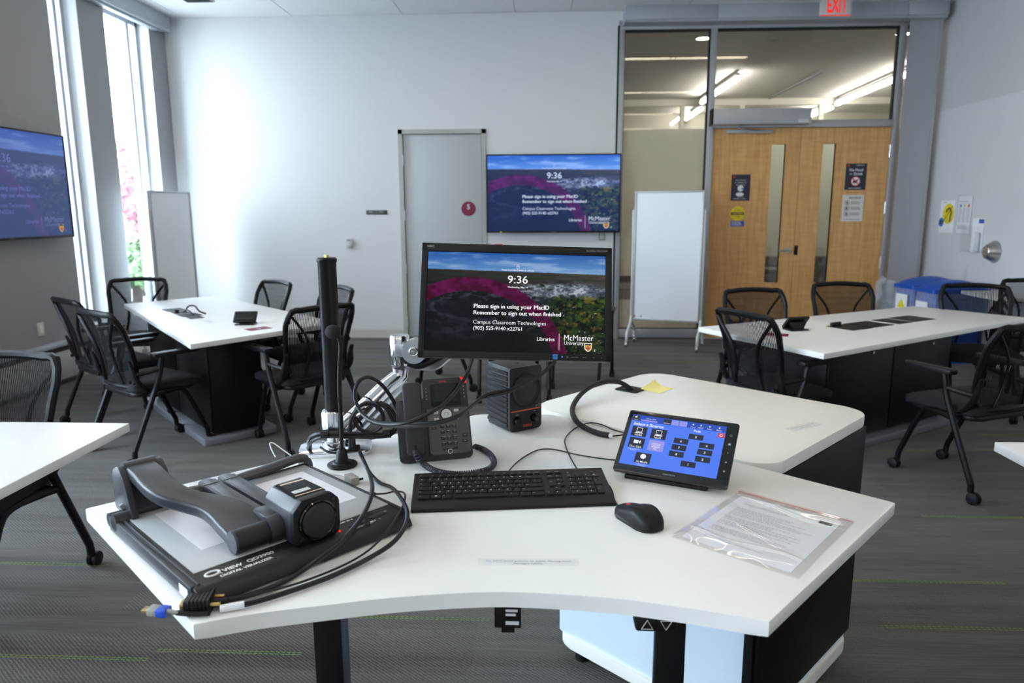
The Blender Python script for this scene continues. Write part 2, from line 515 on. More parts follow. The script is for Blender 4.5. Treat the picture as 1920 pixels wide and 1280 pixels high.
def roundpoly(pts, r, seg=6):
    """polygon with rounded corners; r may be one per corner"""
    n = len(pts); out = []
    for i in range(n):
        ri = r[i] if isinstance(r, (list, tuple)) else r
        p = Vector(pts[i]); a = (Vector(pts[i - 1]) - p).normalized(); b = (Vector(pts[(i + 1) % n]) - p).normalized()
        if ri <= 0: out.append((p.x, p.y)); continue
        half = math.acos(max(-1, min(1, a.dot(b)))) / 2
        d = ri / math.tan(half)
        p0 = p + a * d; p1 = p + b * d
        for k in range(seg + 1):
            t = k / seg
            q = p0 * (1 - t) ** 2 + p * 2 * t * (1 - t) + p1 * t * t
            out.append((q.x, q.y))
    return out

def obj(name, mb, material, parent=None, smooth=True, **props):
    me = mb.mesh(name, smooth) if isinstance(mb, MB) else mb
    if len(me.materials) == 0: me.materials.append(material)
    o = bpy.data.objects.new(name, me)
    COL.objects.link(o)
    if parent is not None: o.parent = parent
    for k, v in props.items(): o[k] = v
    return o

def thing(name, label, cat, loc=(0, 0, 0), rot=(0, 0, 0), group=None):
    o = bpy.data.objects.new(name, None)
    COL.objects.link(o)
    o.empty_display_size = 0.05
    o.location = loc; o.rotation_euler = rot
    o['label'] = label; o['category'] = cat
    if group: o['group'] = group
    return o

def solo(name, mb, material, label, cat, group=None, smooth=True):
    """a thing that is one mesh, built in world coordinates; its origin is put at its base"""
    me = mb.mesh(name, smooth)
    co = np.empty(len(me.vertices) * 3, np.float32); me.vertices.foreach_get('co', co); co = co.reshape(-1, 3)
    c = Vector(((co[:, 0].min() + co[:, 0].max()) / 2, (co[:, 1].min() + co[:, 1].max()) / 2, co[:, 2].min()))
    me.transform(Matrix.Translation(-c))
    o = obj(name, me, material)
    o.location = c
    o['label'] = label; o['category'] = cat
    if group: o['group'] = group
    return o

def struct(name, mb, material, parent=None, smooth=True):
    o = obj(name, mb, material, parent, smooth)
    if parent is None: o['kind'] = 'structure'
    return o

def copy_tree(o, parent=None):
    c = o.copy(); COL.objects.link(c)
    c.parent = parent
    for ch in list(o.children): copy_tree(ch, c)
    return c

def dup(root, loc, rotz, label, group=None):
    c = copy_tree(root)
    c.location = loc; c.rotation_euler = (0, 0, rotz); c['label'] = label
    if group: c['group'] = group
    return c

def mtx(o):
    return Matrix.LocRotScale(o.location, o.rotation_euler, o.scale)

def to_local(o, pts):
    inv = mtx(o).inverted()
    return [inv @ Vector(p) for p in pts]

# ================================================================== THE ROOM
XL, XR, YB, YR, ZC = -4.339, 4.295, 8.413, -4.4, 3.655

# floor slab and carpet planks
fl = struct('floor', MB().span((XL - 0.3, YR - 0.2, -0.12), (XR + 0.3, YB + 0.16, -0.008)), M['hallfloor'])
tile_w, tile_d = 1.0, 0.333
tile_me = MB().span((-tile_w / 2, -tile_d / 2, -0.008), (tile_w / 2, tile_d / 2, 0)).mesh('carpet_tile', False)
tile_me.materials.append(M['carpet'])
tile_rows = [0.447 + tile_d * k for k in range(24)]
rowi = 0
for k, y0 in enumerate(tile_rows):
    off = (k * 0.381) % 1.0
    x = XL - off
    while x < XR:
        xa, xb = max(x, XL), min(x + tile_w, XR)
        if xb - xa > 0.05:
            if xb - xa > tile_w - 1e-4:
                o = obj('carpet_tile', tile_me, M['carpet'], fl, False)
            else:
                o = obj('carpet_tile', MB().span((-(xb - xa) / 2, -tile_d / 2, -0.008), ((xb - xa) / 2, tile_d / 2, 0)), M['carpet'], fl, False)
            o.location = ((xa + xb) / 2, y0 + tile_d / 2, 0)
        x += tile_w
o = obj('carpet_border', MB().span((XL, YR, -0.008), (XR, 0.447, 0)), M['carpet'], fl, False)
ytop = tile_rows[-1] + tile_d
o = obj('carpet_border', MB().span((XL, ytop, -0.008), (XR, YB, 0)), M['carpet'], fl, False)
# pairs of green yarn rows along some plank edges
mb = MB()
rg = random.Random(3)
segs = [(1.21, 1.86, 2.778), (1.226, 2.3, 2.445), (1.87, 2.9, 3.43), (-1.346, -0.85, 2.195), (-1.88, -1.353, 2.142), (0.1, 0.75, 2.43), (-0.75, -0.2, 2.43),
        (0.86, 1.4, 2.105), (1.05, 1.62, 3.44), (1.7, 2.25, 2.112), (-3.2, -2.6, 3.11), (-2.5, -1.9, 2.78), (-2.3, -1.75, 3.43), (-1.2, -0.7, 1.78)]
for k in range(34):
    xs = rg.uniform(XL + .1, XR - 1); segs.append((xs, xs + rg.uniform(.4, .65), rg.choice(tile_rows[9:]) + rg.uniform(-.02, .02)))
for x0, x1, y in segs:
    for dy in (-0.006, 0.006):
        x = x0
        while x < x1:
            mb.span((x, y + dy - 0.0012, -0.001), (x + 0.013, y + dy + 0.0012, 0.0012)); x += 0.019
o = obj('green_yarn', mb, M['green'], fl, False); o['kind'] = 'stuff'

# ceiling of lay-in panels
cl = struct('ceiling', MB().span((XL - 0.3, YR - 0.2, ZC + 0.012), (XR + 0.3, YB + 0.16, ZC + 0.1)), M['framegrey'])
cx = [XL, -4.1, -2.858, -1.608, -0.354, 0.263, 1.514, 2.765, 4.015, XR]
cyy = [YR] + [YB - 1.25 * k for k in range(10, -1, -1)]
for i in range(len(cx) - 1):
    for j in range(len(cyy) - 1):
        g = 0.004
        x0, x1, y0, y1 = cx[i] + g, cx[i + 1] - g, cyy[j] + g, cyy[j + 1] - g
        o = obj('ceiling_tile', MB().box((0, 0, 0.006), (x1 - x0, y1 - y0, 0.012), 0.003, seg=1), M['ceil'], cl)
        o.location = ((x0 + x1) / 2, (y0 + y1) / 2, ZC)

# room lamps: recessed linear troffers in three rows
for r, yy in enumerate((6.02, 2.98, -0.06, -3.1)):
    for c, xx in enumerate((-2.95, -1.75, 0.1, 1.3, 2.32)):
        t = thing('ceiling_light', 'recessed ceiling light, %s row from the back wall, %s from the window wall' % (('first', 'second', 'third', 'fourth')[r], ('first', 'second', 'third', 'fourth', 'fifth')[c]), 'ceiling light', (xx, yy, ZC), group='linear ceiling lights')
        obj('frame', MB().span((-0.55, -0.1, -0.012), (0.55, -0.085, 0.0)).span((-0.55, 0.085, -0.012), (0.55, 0.1, 0.0)).span((-0.55, -0.1, -0.012), (-0.535, 0.1, 0)).span((0.535, -0.1, -0.012), (0.55, 0.1, 0)), M['alud'], t)
        obj('diffuser', MB().span((-0.535, -0.085, -0.006), (0.535, 0.085, 0.0)), M['lampw'], t)
for xx in (1.25, 1.95):
    t = thing('air_diffuser', 'square slotted air diffuser in the ceiling, %s the side wall' % ('farther from' if xx < 1.5 else 'nearer to'), 'vent', (xx, 4.6, ZC), group='ceiling air diffusers')
    obj('frame', MB().box((0, 0, -0.006), (0.6, 0.6, 0.012), 0.003), M['ceil'], t)
    for k in range(4):
        obj('slat', MB().box((0, -0.2 + k * 0.13, -0.016), (0.5, 0.05, 0.008)), M['framegrey'], t)
t = thing('air_diffuser', 'dark slot vent in the ceiling above the left window', 'vent', (-3.6, 7.72, ZC))
obj('frame', MB().box((0, 0, -0.005), (0.30, 0.14, 0.01), 0.003), M['alud'], t)
for k in range(3):
    obj('slat', MB().box((0, -0.04 + 0.04 * k, -0.012), (0.27, 0.024, 0.006)), M['gasket'], t)

# ---- back wall with the grey door and the glazed entrance
GX0, GX1, GZ = 0.790, 4.24, 3.55
DX0, DX1, DZ = -1.704, -0.694, 2.419
bw = MB()
bw.span((XL - 0.2, YB, 0), (DX0 + 0.02, YB + 0.16, ZC))
bw.span((DX0 + 0.02, YB, DZ - 0.02), (DX1 - 0.02, YB + 0.16, ZC))
bw.span((DX1 - 0.02, YB, 0), (GX0, YB + 0.16, ZC))
bw.span((GX0, YB, GZ), (XR + 0.2, YB + 0.16, ZC))
struct('wall_back', bw, M['wall'], smooth=False)
struct('baseboard_back', MB().span((XL, YB - 0.008, 0), (DX0 - 0.001, YB, 0.104)).span((DX1 + 0.001, YB - 0.008, 0), (GX0 - 0.012, YB, 0.104)), M['base'], smooth=False)

d1 = thing('door_1', 'plain grey metal door with hinges on its left side', 'door', ((DX0 + DX1) / 2, YB, 0)); d1['kind'] = 'structure'
w2 = (DX1 - DX0) / 2
fr = MB()
fr.span((-w2, -0.014, 0), (-w2 + 0.05, 0.1, DZ)).span((w2 - 0.05, -0.014, 0), (w2, 0.1, DZ)).span((-w2, -0.014, DZ - 0.05), (w2, 0.1, DZ))
obj('door_frame', fr, M['framegrey'], d1)
obj('door_leaf', MB().span((-w2 + 0.056, 0.012, 0.012), (w2 - 0.056, 0.056, DZ - 0.056), 0.002), M['doorgrey'], d1)
obj('shadow_gap', MB().span((-w2 + 0.05, 0.058, 0.0), (w2 - 0.05, 0.09, DZ - 0.05)), M['gasket'], d1)
for z in (2.08, 1.45, 0.83, 0.2):
    obj('hinge', MB().cyl((-w2 + 0.053, -0.006, z - 0.058), (-w2 + 0.053, -0.006, z + 0.058), 0.009, seg=10).span((-w2 + 0.044, -0.002, z - 0.05), (-w2 + 0.066, 0.012, z + 0.05)), M['chromeb'], d1)
obj('threshold', MB().span((-w2 + 0.05, 0.0, 0.0), (w2 - 0.05, 0.058, 0.010)), M['gasket'], d1)

# ---- entrance screen: sidelight, double doors, transom, right sidelight
FY0, FY1 = YB + 0.015, YB + 0.125
mulL, mulR = (1.805, 1.868), (3.838, 3.900)
TZ0, TZ1 = 2.405, 2.478
fs = thing('window_3', 'grey aluminium entrance screen of glazed panels around the wooden double doors', 'glazed screen', (0, 0, 0)); fs['kind'] = 'structure'
obj('head_rail', MB().span((GX0, FY0, 3.462), (GX1, FY1, 3.55), 0.004), M['alu'], fs)
obj('frame_post', MB().span((0.80, FY0 - 0.02, 0), (0.858, FY1, 3.462), 0.003), M['alu'], fs)
obj('frame_post', MB().span((mulL[0], FY0 - 0.02, 0), (mulL[1], FY1, 3.462), 0.003), M['alu'], fs)
obj('frame_post', MB().span((mulR[0], FY0 - 0.02, 0), (mulR[1], FY1, 3.462), 0.003), M['alu'], fs)
obj('frame_post', MB().span((4.19, FY0 - 0.02, 0), (4.24, FY1, 3.462), 0.003), M['alu'], fs)
obj('sill_rail', MB().span((0.858, FY0, 0.012), (mulL[0], FY1, 0.115), 0.004), M['alu'], fs)
obj('sill_rail', MB().span((mulR[1], FY0, 0.012), (4.19, FY1, 0.115), 0.004), M['alu'], fs)
obj('transom_rail', MB().span((mulL[1], FY0 - 0.02, TZ0), (mulR[0], FY1, TZ1), 0.003), M['alu'], fs)
gk = MB()
gk.span((GX0 - 0.012, YB - 0.004, 0), (0.802, FY1, 3.5))
for x0, x1, z0, z1 in ((0.858, mulL[0], 0.115, 3.462), (mulL[1], mulR[0], TZ1, 3.462), (mulR[1], 4.19, 0.115, 3.462)):
    for a, b in (((x0, z0), (x0 + 0.010, z1)), ((x1 - 0.016, z0), (x1, z1)), ((x0, z1 - 0.022), (x1, z1)), ((x0, z0), (x1, z0 + 0.008))):
        gk.span((a[0], FY0 + 0.03, a[1]), (b[0], FY0 + 0.075, b[1]))
obj('gasket', gk, M['gasket'], fs)
def vpane(x0, x1, z0, z1, y):
    return MB().poly([(x0, y, z0), (x1, y, z0), (x1, y, z1), (x0, y, z1)])
gy = FY0 + 0.052
obj('pane', vpane(0.858, mulL[0], 0.115, 3.462, gy), M['glasshall'], fs, 'flat')
obj('pane', vpane(mulL[1], mulR[0], TZ1, 3.462, gy), M['glasshall'], fs, 'flat')
obj('pane', vpane(mulR[1], 4.19, 0.115, 3.462, gy), M['glasshall'], fs, 'flat')
for x0, x1 in ((0.859, mulL[0] - 0.001), (mulR[1] + 0.001, 4.189)):
    obj('frosted_film', vpane(x0, x1, 0.74, 2.405, gy + 0.004), M['film'], fs, 'flat')
    obj('frosted_film', vpane(x0, x1, 0.118, 0.46, gy + 0.004), M['film'], fs, 'flat')

d2 = thing('door_2', 'pair of maple veneer doors with narrow glass slots', 'door', (mulL[1], YB, 0)); d2['kind'] = 'structure'
LW = (mulR[0] - mulL[1]) / 2
def leaf(x0, x1, sx0, sx1):
    sz0, sz1 = 0.665, 2.226
    m = MB()
    y0, y1 = 0.035, 0.08
    for a, b in (((x0, 0.012), (sx0, TZ0 - 0.004)), ((sx1, 0.012), (x1, TZ0 - 0.004)), ((sx0, 0.012), (sx1, sz0)), ((sx0, sz1), (sx1, TZ0 - 0.004))):
        m.span((a[0], y0, a[1]), (b[0], y1, b[1]))
    l = obj('door_leaf', m, M['wood'], d2, False)
    f = MB()
    for a, b in (((sx0 - 0.012, sz0 - 0.012), (sx0, sz1 + 0.012)), ((sx1, sz0 - 0.012), (sx1 + 0.012, sz1 + 0.012)), ((sx0, sz0 - 0.012), (sx1, sz0)), ((sx0, sz1), (sx1, sz1 + 0.012))):
        f.span((a[0], y0 - 0.006, a[1]), (b[0], y1, b[1]), 0.002)
    obj('vision_frame', f, M['wood'], l)
    obj('vision_pane', MB().poly([(sx0, 0.06, sz0), (sx1, 0.06, sz0), (sx1, 0.06, sz1), (sx0, 0.06, sz1)]), M['glasshall'], l, 'flat')
    return l
ox = mulL[1]
lA = leaf(0.004, LW - 0.002, 2.535 - ox, 2.69 - ox)
lB = leaf(LW + 0.002, 2 * LW - 0.004, 3.10 - ox, 3.245 - ox)
for x in (0.0, 2 * LW):
    for z in (2.14, 1.52, 0.90, 0.28):
        obj('hinge', MB().cyl((x, 0.026, z - 0.07), (x, 0.026, z + 0.07), 0.011, seg=10), M['chromeb'], d2)
hx = 2.80 - ox - 0.02
obj('lever_handle', MB().lathe([(0, -0.012), (0.034, -0.012), (0.036, -0.004), (0.036, 0.0)], 20, (hx, 0.035, 1.04), 'y').cyl((hx, 0.03, 1.04), (hx, -0.03, 1.04), 0.012).tube([(hx, -0.03, 1.04), (hx - 0.05, -0.034, 1.04), (hx - 0.12, -0.03, 1.035)], 0.010, 8), M['steel'], d2)
obj('strike_plate', MB().span((LW + 0.004, 0.028, 0.985), (LW + 0.045, 0.036, 1.095), 0.003), M['black'], d2)
obj('kick_seal', MB().span((0.004, 0.03, 0.0), (2 * LW - 0.004, 0.085, 0.012)), M['base'], d2)

# door operator above the left leaf
op = thing('door_operator', 'long grey automatic opener box above the left wooden door', 'door opener', (1.835, YB, 2.428))
obj('cover', MB().span((0.0, -0.135, 0.0), (1.06, 0.012, 0.165), 0.006), M['alu'], op)
obj('end_cap', MB().span((-0.018, -0.135, -0.004), (0.0, 0.012, 0.168), 0.004), M['black'], op)
obj('badge', MB().span((0.92, -0.139, 0.012), (1.03, -0.134, 0.05), 0.001).text('AUTO', h=0.012, at=(0.975, -0.140, 0.03), R=RX90), M['silver'], op)
obj('arm', MB().tube([(0.28, -0.07, -0.012), (0.30, -0.07, -0.03), (0.42, -0.02, -0.05), (0.62, 0.0, -0.06)], 0.012, 8, flat=(1, .6)), M['steel'], op)
obj('track', MB().span((0.18, -0.01, -0.082), (0.69, 0.034, -0.046), 0.004), M['alu'], op)

# valance boxes over the entrance
for n, (x0, x1) in enumerate(((0.835, 1.816), (1.820, 3.800), (3.804, 4.225))):
    struct('trim_%d' % (n + 1), MB().span((x0, 8.22, 3.515), (x1, YB, ZC), 0.004).span((x0, 8.24, 3.49), (x1, YB, 3.515)), M['alud'])

# roller blind over the right sidelight
rb = thing('roller_blind', 'grey fabric roller blind pulled down beside the wooden doors', 'blind', (4.033, 8.32, 0))
obj('blind_fabric', MB().grid(lambda u, v: (-0.158 + u * 0.316, 0.012 * math.sin(u * PI), 0.49 + v * 3.03), 6, 2).grid(lambda u, v: (-0.158 + u * 0.316, 0.012 * math.sin(u * PI) + 0.002, 0.49 + v * 3.03), 6, 2), M['blind'], rb)
obj('hem_bar', MB().span((-0.16, -0.008, 0.465), (0.16, 0.014, 0.495), 0.005), M['blind'], rb)
obj('side_channel', MB().span((0.160, -0.01, 0.3), (0.190, 0.05, 3.5), 0.003), M['alu'], rb)

# ---- right wall with a smooth writing panel
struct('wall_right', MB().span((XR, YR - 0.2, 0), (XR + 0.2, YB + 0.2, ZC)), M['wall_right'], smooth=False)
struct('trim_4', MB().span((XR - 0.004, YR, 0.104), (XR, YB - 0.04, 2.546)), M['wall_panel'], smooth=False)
struct('baseboard_right', MB().span((XR - 0.010, YR, 0), (XR, YB - 0.1, 0.104)), M['base'], smooth=False)
struct('wall_rear', MB().span((XL - 0.2, YR - 0.2, 0), (XR + 0.2, YR, ZC)), M['wall'], smooth=False)

# ---- left wall: recessed tall windows between solid piers
WIN = [(7.255, 8.075), (6.432, 6.842), (2.70, 3.80), (0.65, 1.75), (-1.30, -0.38), (-3.20, -2.38)]  # unseen windows nearer the camera are widened to let in more daylight
SZ, HZ = 0.42, 3.53
lw = MB()
edges = sorted(WIN)
y = YR - 0.2
for a, b in edges:
    lw.span((XL - 0.3, y, 0), (XL, a, ZC)); y = b
lw.span((XL - 0.3, y, 0), (XL, YB + 0.16, ZC))
for a, b in edges:
    lw.span((XL - 0.3, a, 0), (XL, b, SZ)); lw.span((XL - 0.3, a, HZ), (XL, b, ZC))
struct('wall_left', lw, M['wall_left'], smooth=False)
for n, (a, b) in enumerate(WIN):
    wn_ = thing('window_%d' % (n + 1 if n < 2 else n + 2), 'tall narrow window recessed in the left wall', 'window', (XL - 0.16, (a + b) / 2, SZ)); wn_['kind'] = 'structure'
    hh, hw = HZ - SZ, (b - a) / 2
    fr = MB()
    fr.span((-0.03, -hw, 0), (0.03, -hw + 0.045, hh)).span((-0.03, hw - 0.045, 0), (0.03, hw, hh)).span((-0.03, -hw, 0), (0.03, hw, 0.05)).span((-0.03, -hw, hh - 0.05), (0.03, hw, hh))
    obj('window_frame', fr, M['alud'], wn_)
    mull = hw - 0.20 if n == 0 else (hw - 0.13 if n == 1 else 0)
    obj('mullion', MB().span((-0.035, mull - 0.022, 0.05), (0.035, mull + 0.022, hh - 0.05), 0.003), M['alud'], wn_)
    obj('pane', MB().poly([(0, -hw + 0.04, 0.04), (0, mull, 0.04), (0, mull, hh - 0.04), (0, -hw + 0.04, hh - 0.04)]), M['glass'], wn_, 'flat')
    obj('pane', MB().poly([(0, mull, 0.04), (0, hw - 0.04, 0.04), (0, hw - 0.04, hh - 0.04), (0, mull, hh - 0.04)]), M['glass'], wn_, 'flat')
    obj('window_sill', MB().span((0.03, -hw, -0.001), (0.17, hw, 0.018), 0.003), M['base'], wn_)
    jm = MB().span((0.03, hw - 0.004, 0.018), (0.159, hw, hh)).span((0.03, -hw, 0.018), (0.159, -hw + 0.004, hh))
    obj('jamb_lining', jm, M['wall'], wn_)
    # sky portal just outside the opening
    pd = bpy.data.lights.new('sky_portal', 'AREA'); pd.shape = 'RECTANGLE'; pd.size = hh; pd.size_y = b - a
    pd.cycles.is_portal = True
    po = bpy.data.objects.new('sky_portal', pd); COL.objects.link(po)
    po.location = (XL - 0.31, (a + b) / 2, (SZ + HZ) / 2)
    po.rotation_euler = (0, -PI / 2, 0)
# blind valance above the windows
struct('trim_5', MB().span((XL, 5.9, 3.487), (XL + 0.11, 8.33, ZC), 0.003), M['alud'])
struct('trim_6', MB().span((XL + 0.01, 5.9, 3.462), (XL + 0.075, 8.15, 3.487), 0.003).span((XL + 0.1, 5.9, 3.5), (XL + 0.116, 8.33, 3.515), 0.003), M['alud'])
# convector cover along the foot of the left wall
cv = thing('heater_cover', 'long low metal heater cover along the foot of the left wall', 'radiator', (XL, 5.0, 0.0))
obj('cover', MB().span((0, -5, 0.05), (0.085, 1.3, 0.29), 0.006), M['framegrey'], cv)
obj('top_rail', MB().span((0, -5, 0.335), (0.07, 1.3, 0.375), 0.008), M['alud'], cv)
obj('slot', MB().span((0, -5, 0.29), (0.05, 1.3, 0.335)), M['gasket'], cv)
struct('baseboard_left', MB().span((XL, 6.35, 0), (XL + 0.01, YB, 0.104)), M['base'], smooth=False)

# ---- corridor beyond the glass
HX0, HX1, HY1, HZC = -1.5, 8.5, 14.0, 3.52
struct('floor_hall', MB().span((HX0, YB + 0.16, -0.1), (HX1, 16.2, 0)), M['hallfloor'], smooth=False)
struct('ceiling_hall', MB().span((HX0, YB + 0.14, HZC), (HX1, 16.2, HZC + 0.15)), M['hallceil'], smooth=False)
struct('wall_hall_front', MB().span((XR + 0.2, YB + 0.06, 0), (HX1 + 0.1, YB + 0.2, HZC + 0.1)), M['hallwall'], smooth=False)
struct('wall_hall_left', MB().span((HX0 - 0.1, YB + 0.16, 0), (HX0, 16.2, HZC)), M['hallwall'], smooth=False)
struct('wall_hall_right', MB().span((HX1, YB + 0.16, 0), (HX1 + 0.1, 16.2, HZC)), M['hallwall'], smooth=False)
struct('wall_hall_far', MB().span((HX0, 16.1, 0), (HX1, 16.2, HZC)), M['hallwall'], smooth=False)
hp = thing('window_4', 'far glazed partition across the corridor, frosted below', 'glazed screen', (0, HY1, 0)); hp['kind'] = 'structure'
obj('head_rail', MB().span((HX0, -0.04, 3.40), (HX1, 0.04, HZC)), M['hallwall'], hp)
obj('sill_rail', MB().span((HX0, -0.04, 0), (HX1, 0.04, 0.12)), M['alu'], hp)
obj('dark_band', MB().span((HX0, -0.03, 0.12), (HX1, -0.004, 0.62)), M['halldark'], hp)
posts = [-0.2, 1.15, 2.52, 3.62, 5.05, 6.45, 7.8]
for x in posts:
    obj('frame_post', MB().span((x - 0.04, -0.045, 0.1), (x + 0.04, 0.045, 3.41)), M['hallwall'], hp)
for a, b in zip(posts[:-1], posts[1:]):
    obj('pane', vpane(a, b, 0.1, 3.41, 0.0), M['glasshall'], hp, 'flat')
    obj('frosted_film', vpane(a, b, 0.62, 2.86, 0.006), M['filmfar'], hp, 'flat')
t = thing('corridor_bench', 'dark low bench seen through the door slots', 'bench', (3.6, 13.3, 0))
obj('seat', MB().span((-0.9, -0.25, 0.38), (0.9, 0.25, 0.46), 0.02), M['halldark'], t)
for sx in (-0.8, 0.8):
    for sy in (-0.2, 0.2): obj('leg', MB().span((sx - 0.02, sy - 0.02, 0), (sx + 0.02, sy + 0.02, 0.38)), M['steel'], t)
def tube_light(p0, p1, n, label):
    p0, p1 = Vector(p0), Vector(p1); d = (p1 - p0); L = d.length; ang = math.atan2(d.y, d.x)
    t = thing('linear_light', label, 'ceiling light', tuple((p0 + p1) / 2), (0, 0, ang))
    for k in range(n):
        a, b = -L / 2 + L * k / n + 0.01, -L / 2 + L * (k + 1) / n - 0.01
        obj('tube', MB().cyl((a, 0, 0), (b, 0, 0), 0.036, seg=10), M['lampc'], t)
        obj('end_cap', MB().cyl((b - 0.005, 0, 0), (b + 0.012, 0, 0), 0.039, seg=10), M['alu'], t)
    obj('channel', MB().span((-L / 2, -0.03, 0.04), (L / 2, 0.03, 0.075)), M['alu'], t)
    for sx in (-L / 2 + 0.05, L / 2 - 0.05): obj('hanger', MB().span((sx - 0.01, -0.01, 0.07), (sx + 0.01, 0.01, 0.13)), M['alu'], t)
tube_light((2.80, 11.17, 3.40), (2.78, 13.55, 3.40), 3, 'bright linear tube light in the corridor near the glazing post')
tube_light((5.13, 10.6, 3.40), (5.29, 13.9, 3.40), 3, 'bright linear tube light in the corridor above the right door')
tube_light((2.95, 14.4, 3.40), (2.95, 15.9, 3.40), 2, 'tube light in the far room behind the second glass, left')
tube_light((5.4, 14.4, 3.40), (5.4, 15.9, 3.40), 2, 'tube light in the far room behind the second glass, right')
t = thing('slot_diffuser', 'thin dark line slot in the corridor ceiling between the tube lights', 'vent', (4.09, 12.74, HZC))
obj('slot', MB().span((-0.02, -1.34, -0.012), (0.02, 1.34, 0.0)), M['alu'], t)
obj('gap', MB().span((-0.008, -1.32, -0.014), (0.008, 1.32, -0.011)), M['gasket'], t)
for x, y, lb in ((1.86, 9.15, 'round bright downlight in the corridor ceiling at the left pane'), (4.16, 9.08, 'round downlight seen in the gap beside the roller blind')):
    t = thing('downlight', lb, 'ceiling light', (x, y, HZC))
    obj('rim', MB().lathe([(0.075, 0), (0.095, 0), (0.095, -0.008), (0.075, -0.008)], 24), M['silver'], t)
    obj('lens', MB().lathe([(0, -0.006), (0.076, -0.006), (0.076, -0.002), (0, -0.002)], 24), M['lampc'], t)
t = thing('smoke_detector', 'small round detector on the corridor ceiling', 'detector', (2.72, 9.2, HZC))
obj('body', MB().lathe([(0, -0.03), (0.03, -0.03), (0.05, -0.012), (0.055, 0)], 20), M['hallceil'], t)

# ---- outdoors: paving and planting behind the windows
struct('floor_outdoor', MB().span((-60, -30, -0.5), (XL - 0.3, 70, -0.35)), M['ground'], smooth=False)
def tree(x, y, h, crown, mleaf, label, seed):
    r = random.Random(seed)
    t = thing('tree', label, 'tree', (x, y, -0.35))
    obj('trunk', MB().tube([(0, 0, 0), (0.05, 0.02, h * 0.3), (0, 0, h * 0.62)], 0.09, 8, radii=[0.11, 0.08, 0.04]), M['bark'], t)
    m = MB()
    for k in range(900):
        d = Vector((r.gauss(0, 1), r.gauss(0, 1), r.gauss(0, 1))).normalized() * crown * r.uniform(0.35, 1.0)
        c = Vector((d.x, d.y, h * 0.66 + d.z * 0.75))
        a = Vector((r.gauss(0, 1), r.gauss(0, 1), r.gauss(0, 1))).normalized(); b = a.orthogonal().normalized()
        s = r.uniform(0.08, 0.17)
        m.poly([c + a * s, c + b * s * 0.6, c - a * s, c - b * s * 0.6])
    o = obj('foliage', m, mleaf, t, 'flat'); o['kind'] = 'stuff'
tree(-9.0, 15.6, 3.6, 1.5, M['leafp'], 'pale pink blossoming tree outside the far left window', 1)
tree(-11.0, 20.5, 4.2, 1.8, M['leafg'], 'pale green tree outside, behind the pink blossoms', 2)
tree(-7.3, 12.3, 1.5, 0.6, M['leafg'], 'low green bush outside the far left window', 4)

# ================================================================== WALL THINGS
def at_wall(name, label, cat, x, y, z, rotz=0.0, group=None):
    return thing(name, label, cat, (x, y, z), (0, 0, rotz), group)

t = at_wall('thermostat', 'small white wall thermostat left of the grey door', 'thermostat', -2.32, YB, 1.137)
obj('body', MB().box((0, -0.014, 0), (0.075, 0.028, 0.115), 0.008), M['silver'], t)
obj('display', MB().span((-0.024, -0.0295, 0.018), (0.02, -0.0275, 0.042)), M['greyink'], t)
t = at_wall('room_sign', 'narrow grey name plate with two white words left of the grey door', 'sign', -1.98, YB, 1.489)
obj('plate', MB().box((0, -0.004, 0), (0.25, 0.008, 0.05), 0.002), M['halldark'], t)
obj('lettering', MB().text('Mills', h=0.014, at=(-0.07, -0.0086, 0.004), R=RX90).text('Storage', h=0.014, at=(0.055, -0.0086, 0.004), R=RX90), M['whiteink'], t, 'flat')
t = at_wall('door_number_disc', 'round maroon disc with a white 5 on the grey door', 'sign', -0.905, YB + 0.012, 1.526)
obj('disc', MB().lathe([(0, 0), (0.083, 0), (0.083, -0.006), (0, -0.006)], 36, axis='y'), M['maroon'], t)
obj('lettering', MB().text('5', h=0.058, at=(0, -0.0066, 0.022), R=RX90, bold=.02), M['whiteink'], t, 'flat')
t = at_wall('pull_station', 'small red box on the back wall just above the desk monitor', 'alarm', -0.553, YB, 1.06)
obj('body', MB().box((0, -0.02, 0), (0.09, 0.04, 0.12), 0.006), M['red'], t)
obj('handle', MB().box((0, -0.044, 0.0), (0.06, 0.01, 0.025), 0.003), M['silver'], t)
t = at_wall('cable_outlet', 'small brown framed wall outlet below the back wall television', 'outlet', 0.643, YB, 1.215)
obj('frame', MB().span((-0.035, -0.012, -0.055), (-0.023, 0, 0.055)).span((0.023, -0.012, -0.055), (0.035, 0, 0.055)).span((-0.035, -0.012, -0.055), (0.035, 0, -0.043)).span((-0.035, -0.012, 0.043), (0.035, 0, 0.055)), M['greyplug'], t)
obj('cover', MB().box((0, -0.003, 0), (0.046, 0.006, 0.086)), M['base'], t)
t = thing('wall_outlet', 'beige power outlet on the left wall above the heater cover', 'outlet', (XL, 5.859, 0.516), (0, 0, PI / 2))
obj('plate', MB().box((0, -0.006, 0), (0.075, 0.012, 0.115), 0.003), M['base'], t)
obj('socket_face', MB().box((0, -0.013, 0), (0.034, 0.006, 0.075), 0.002), M['whiteink'], t)

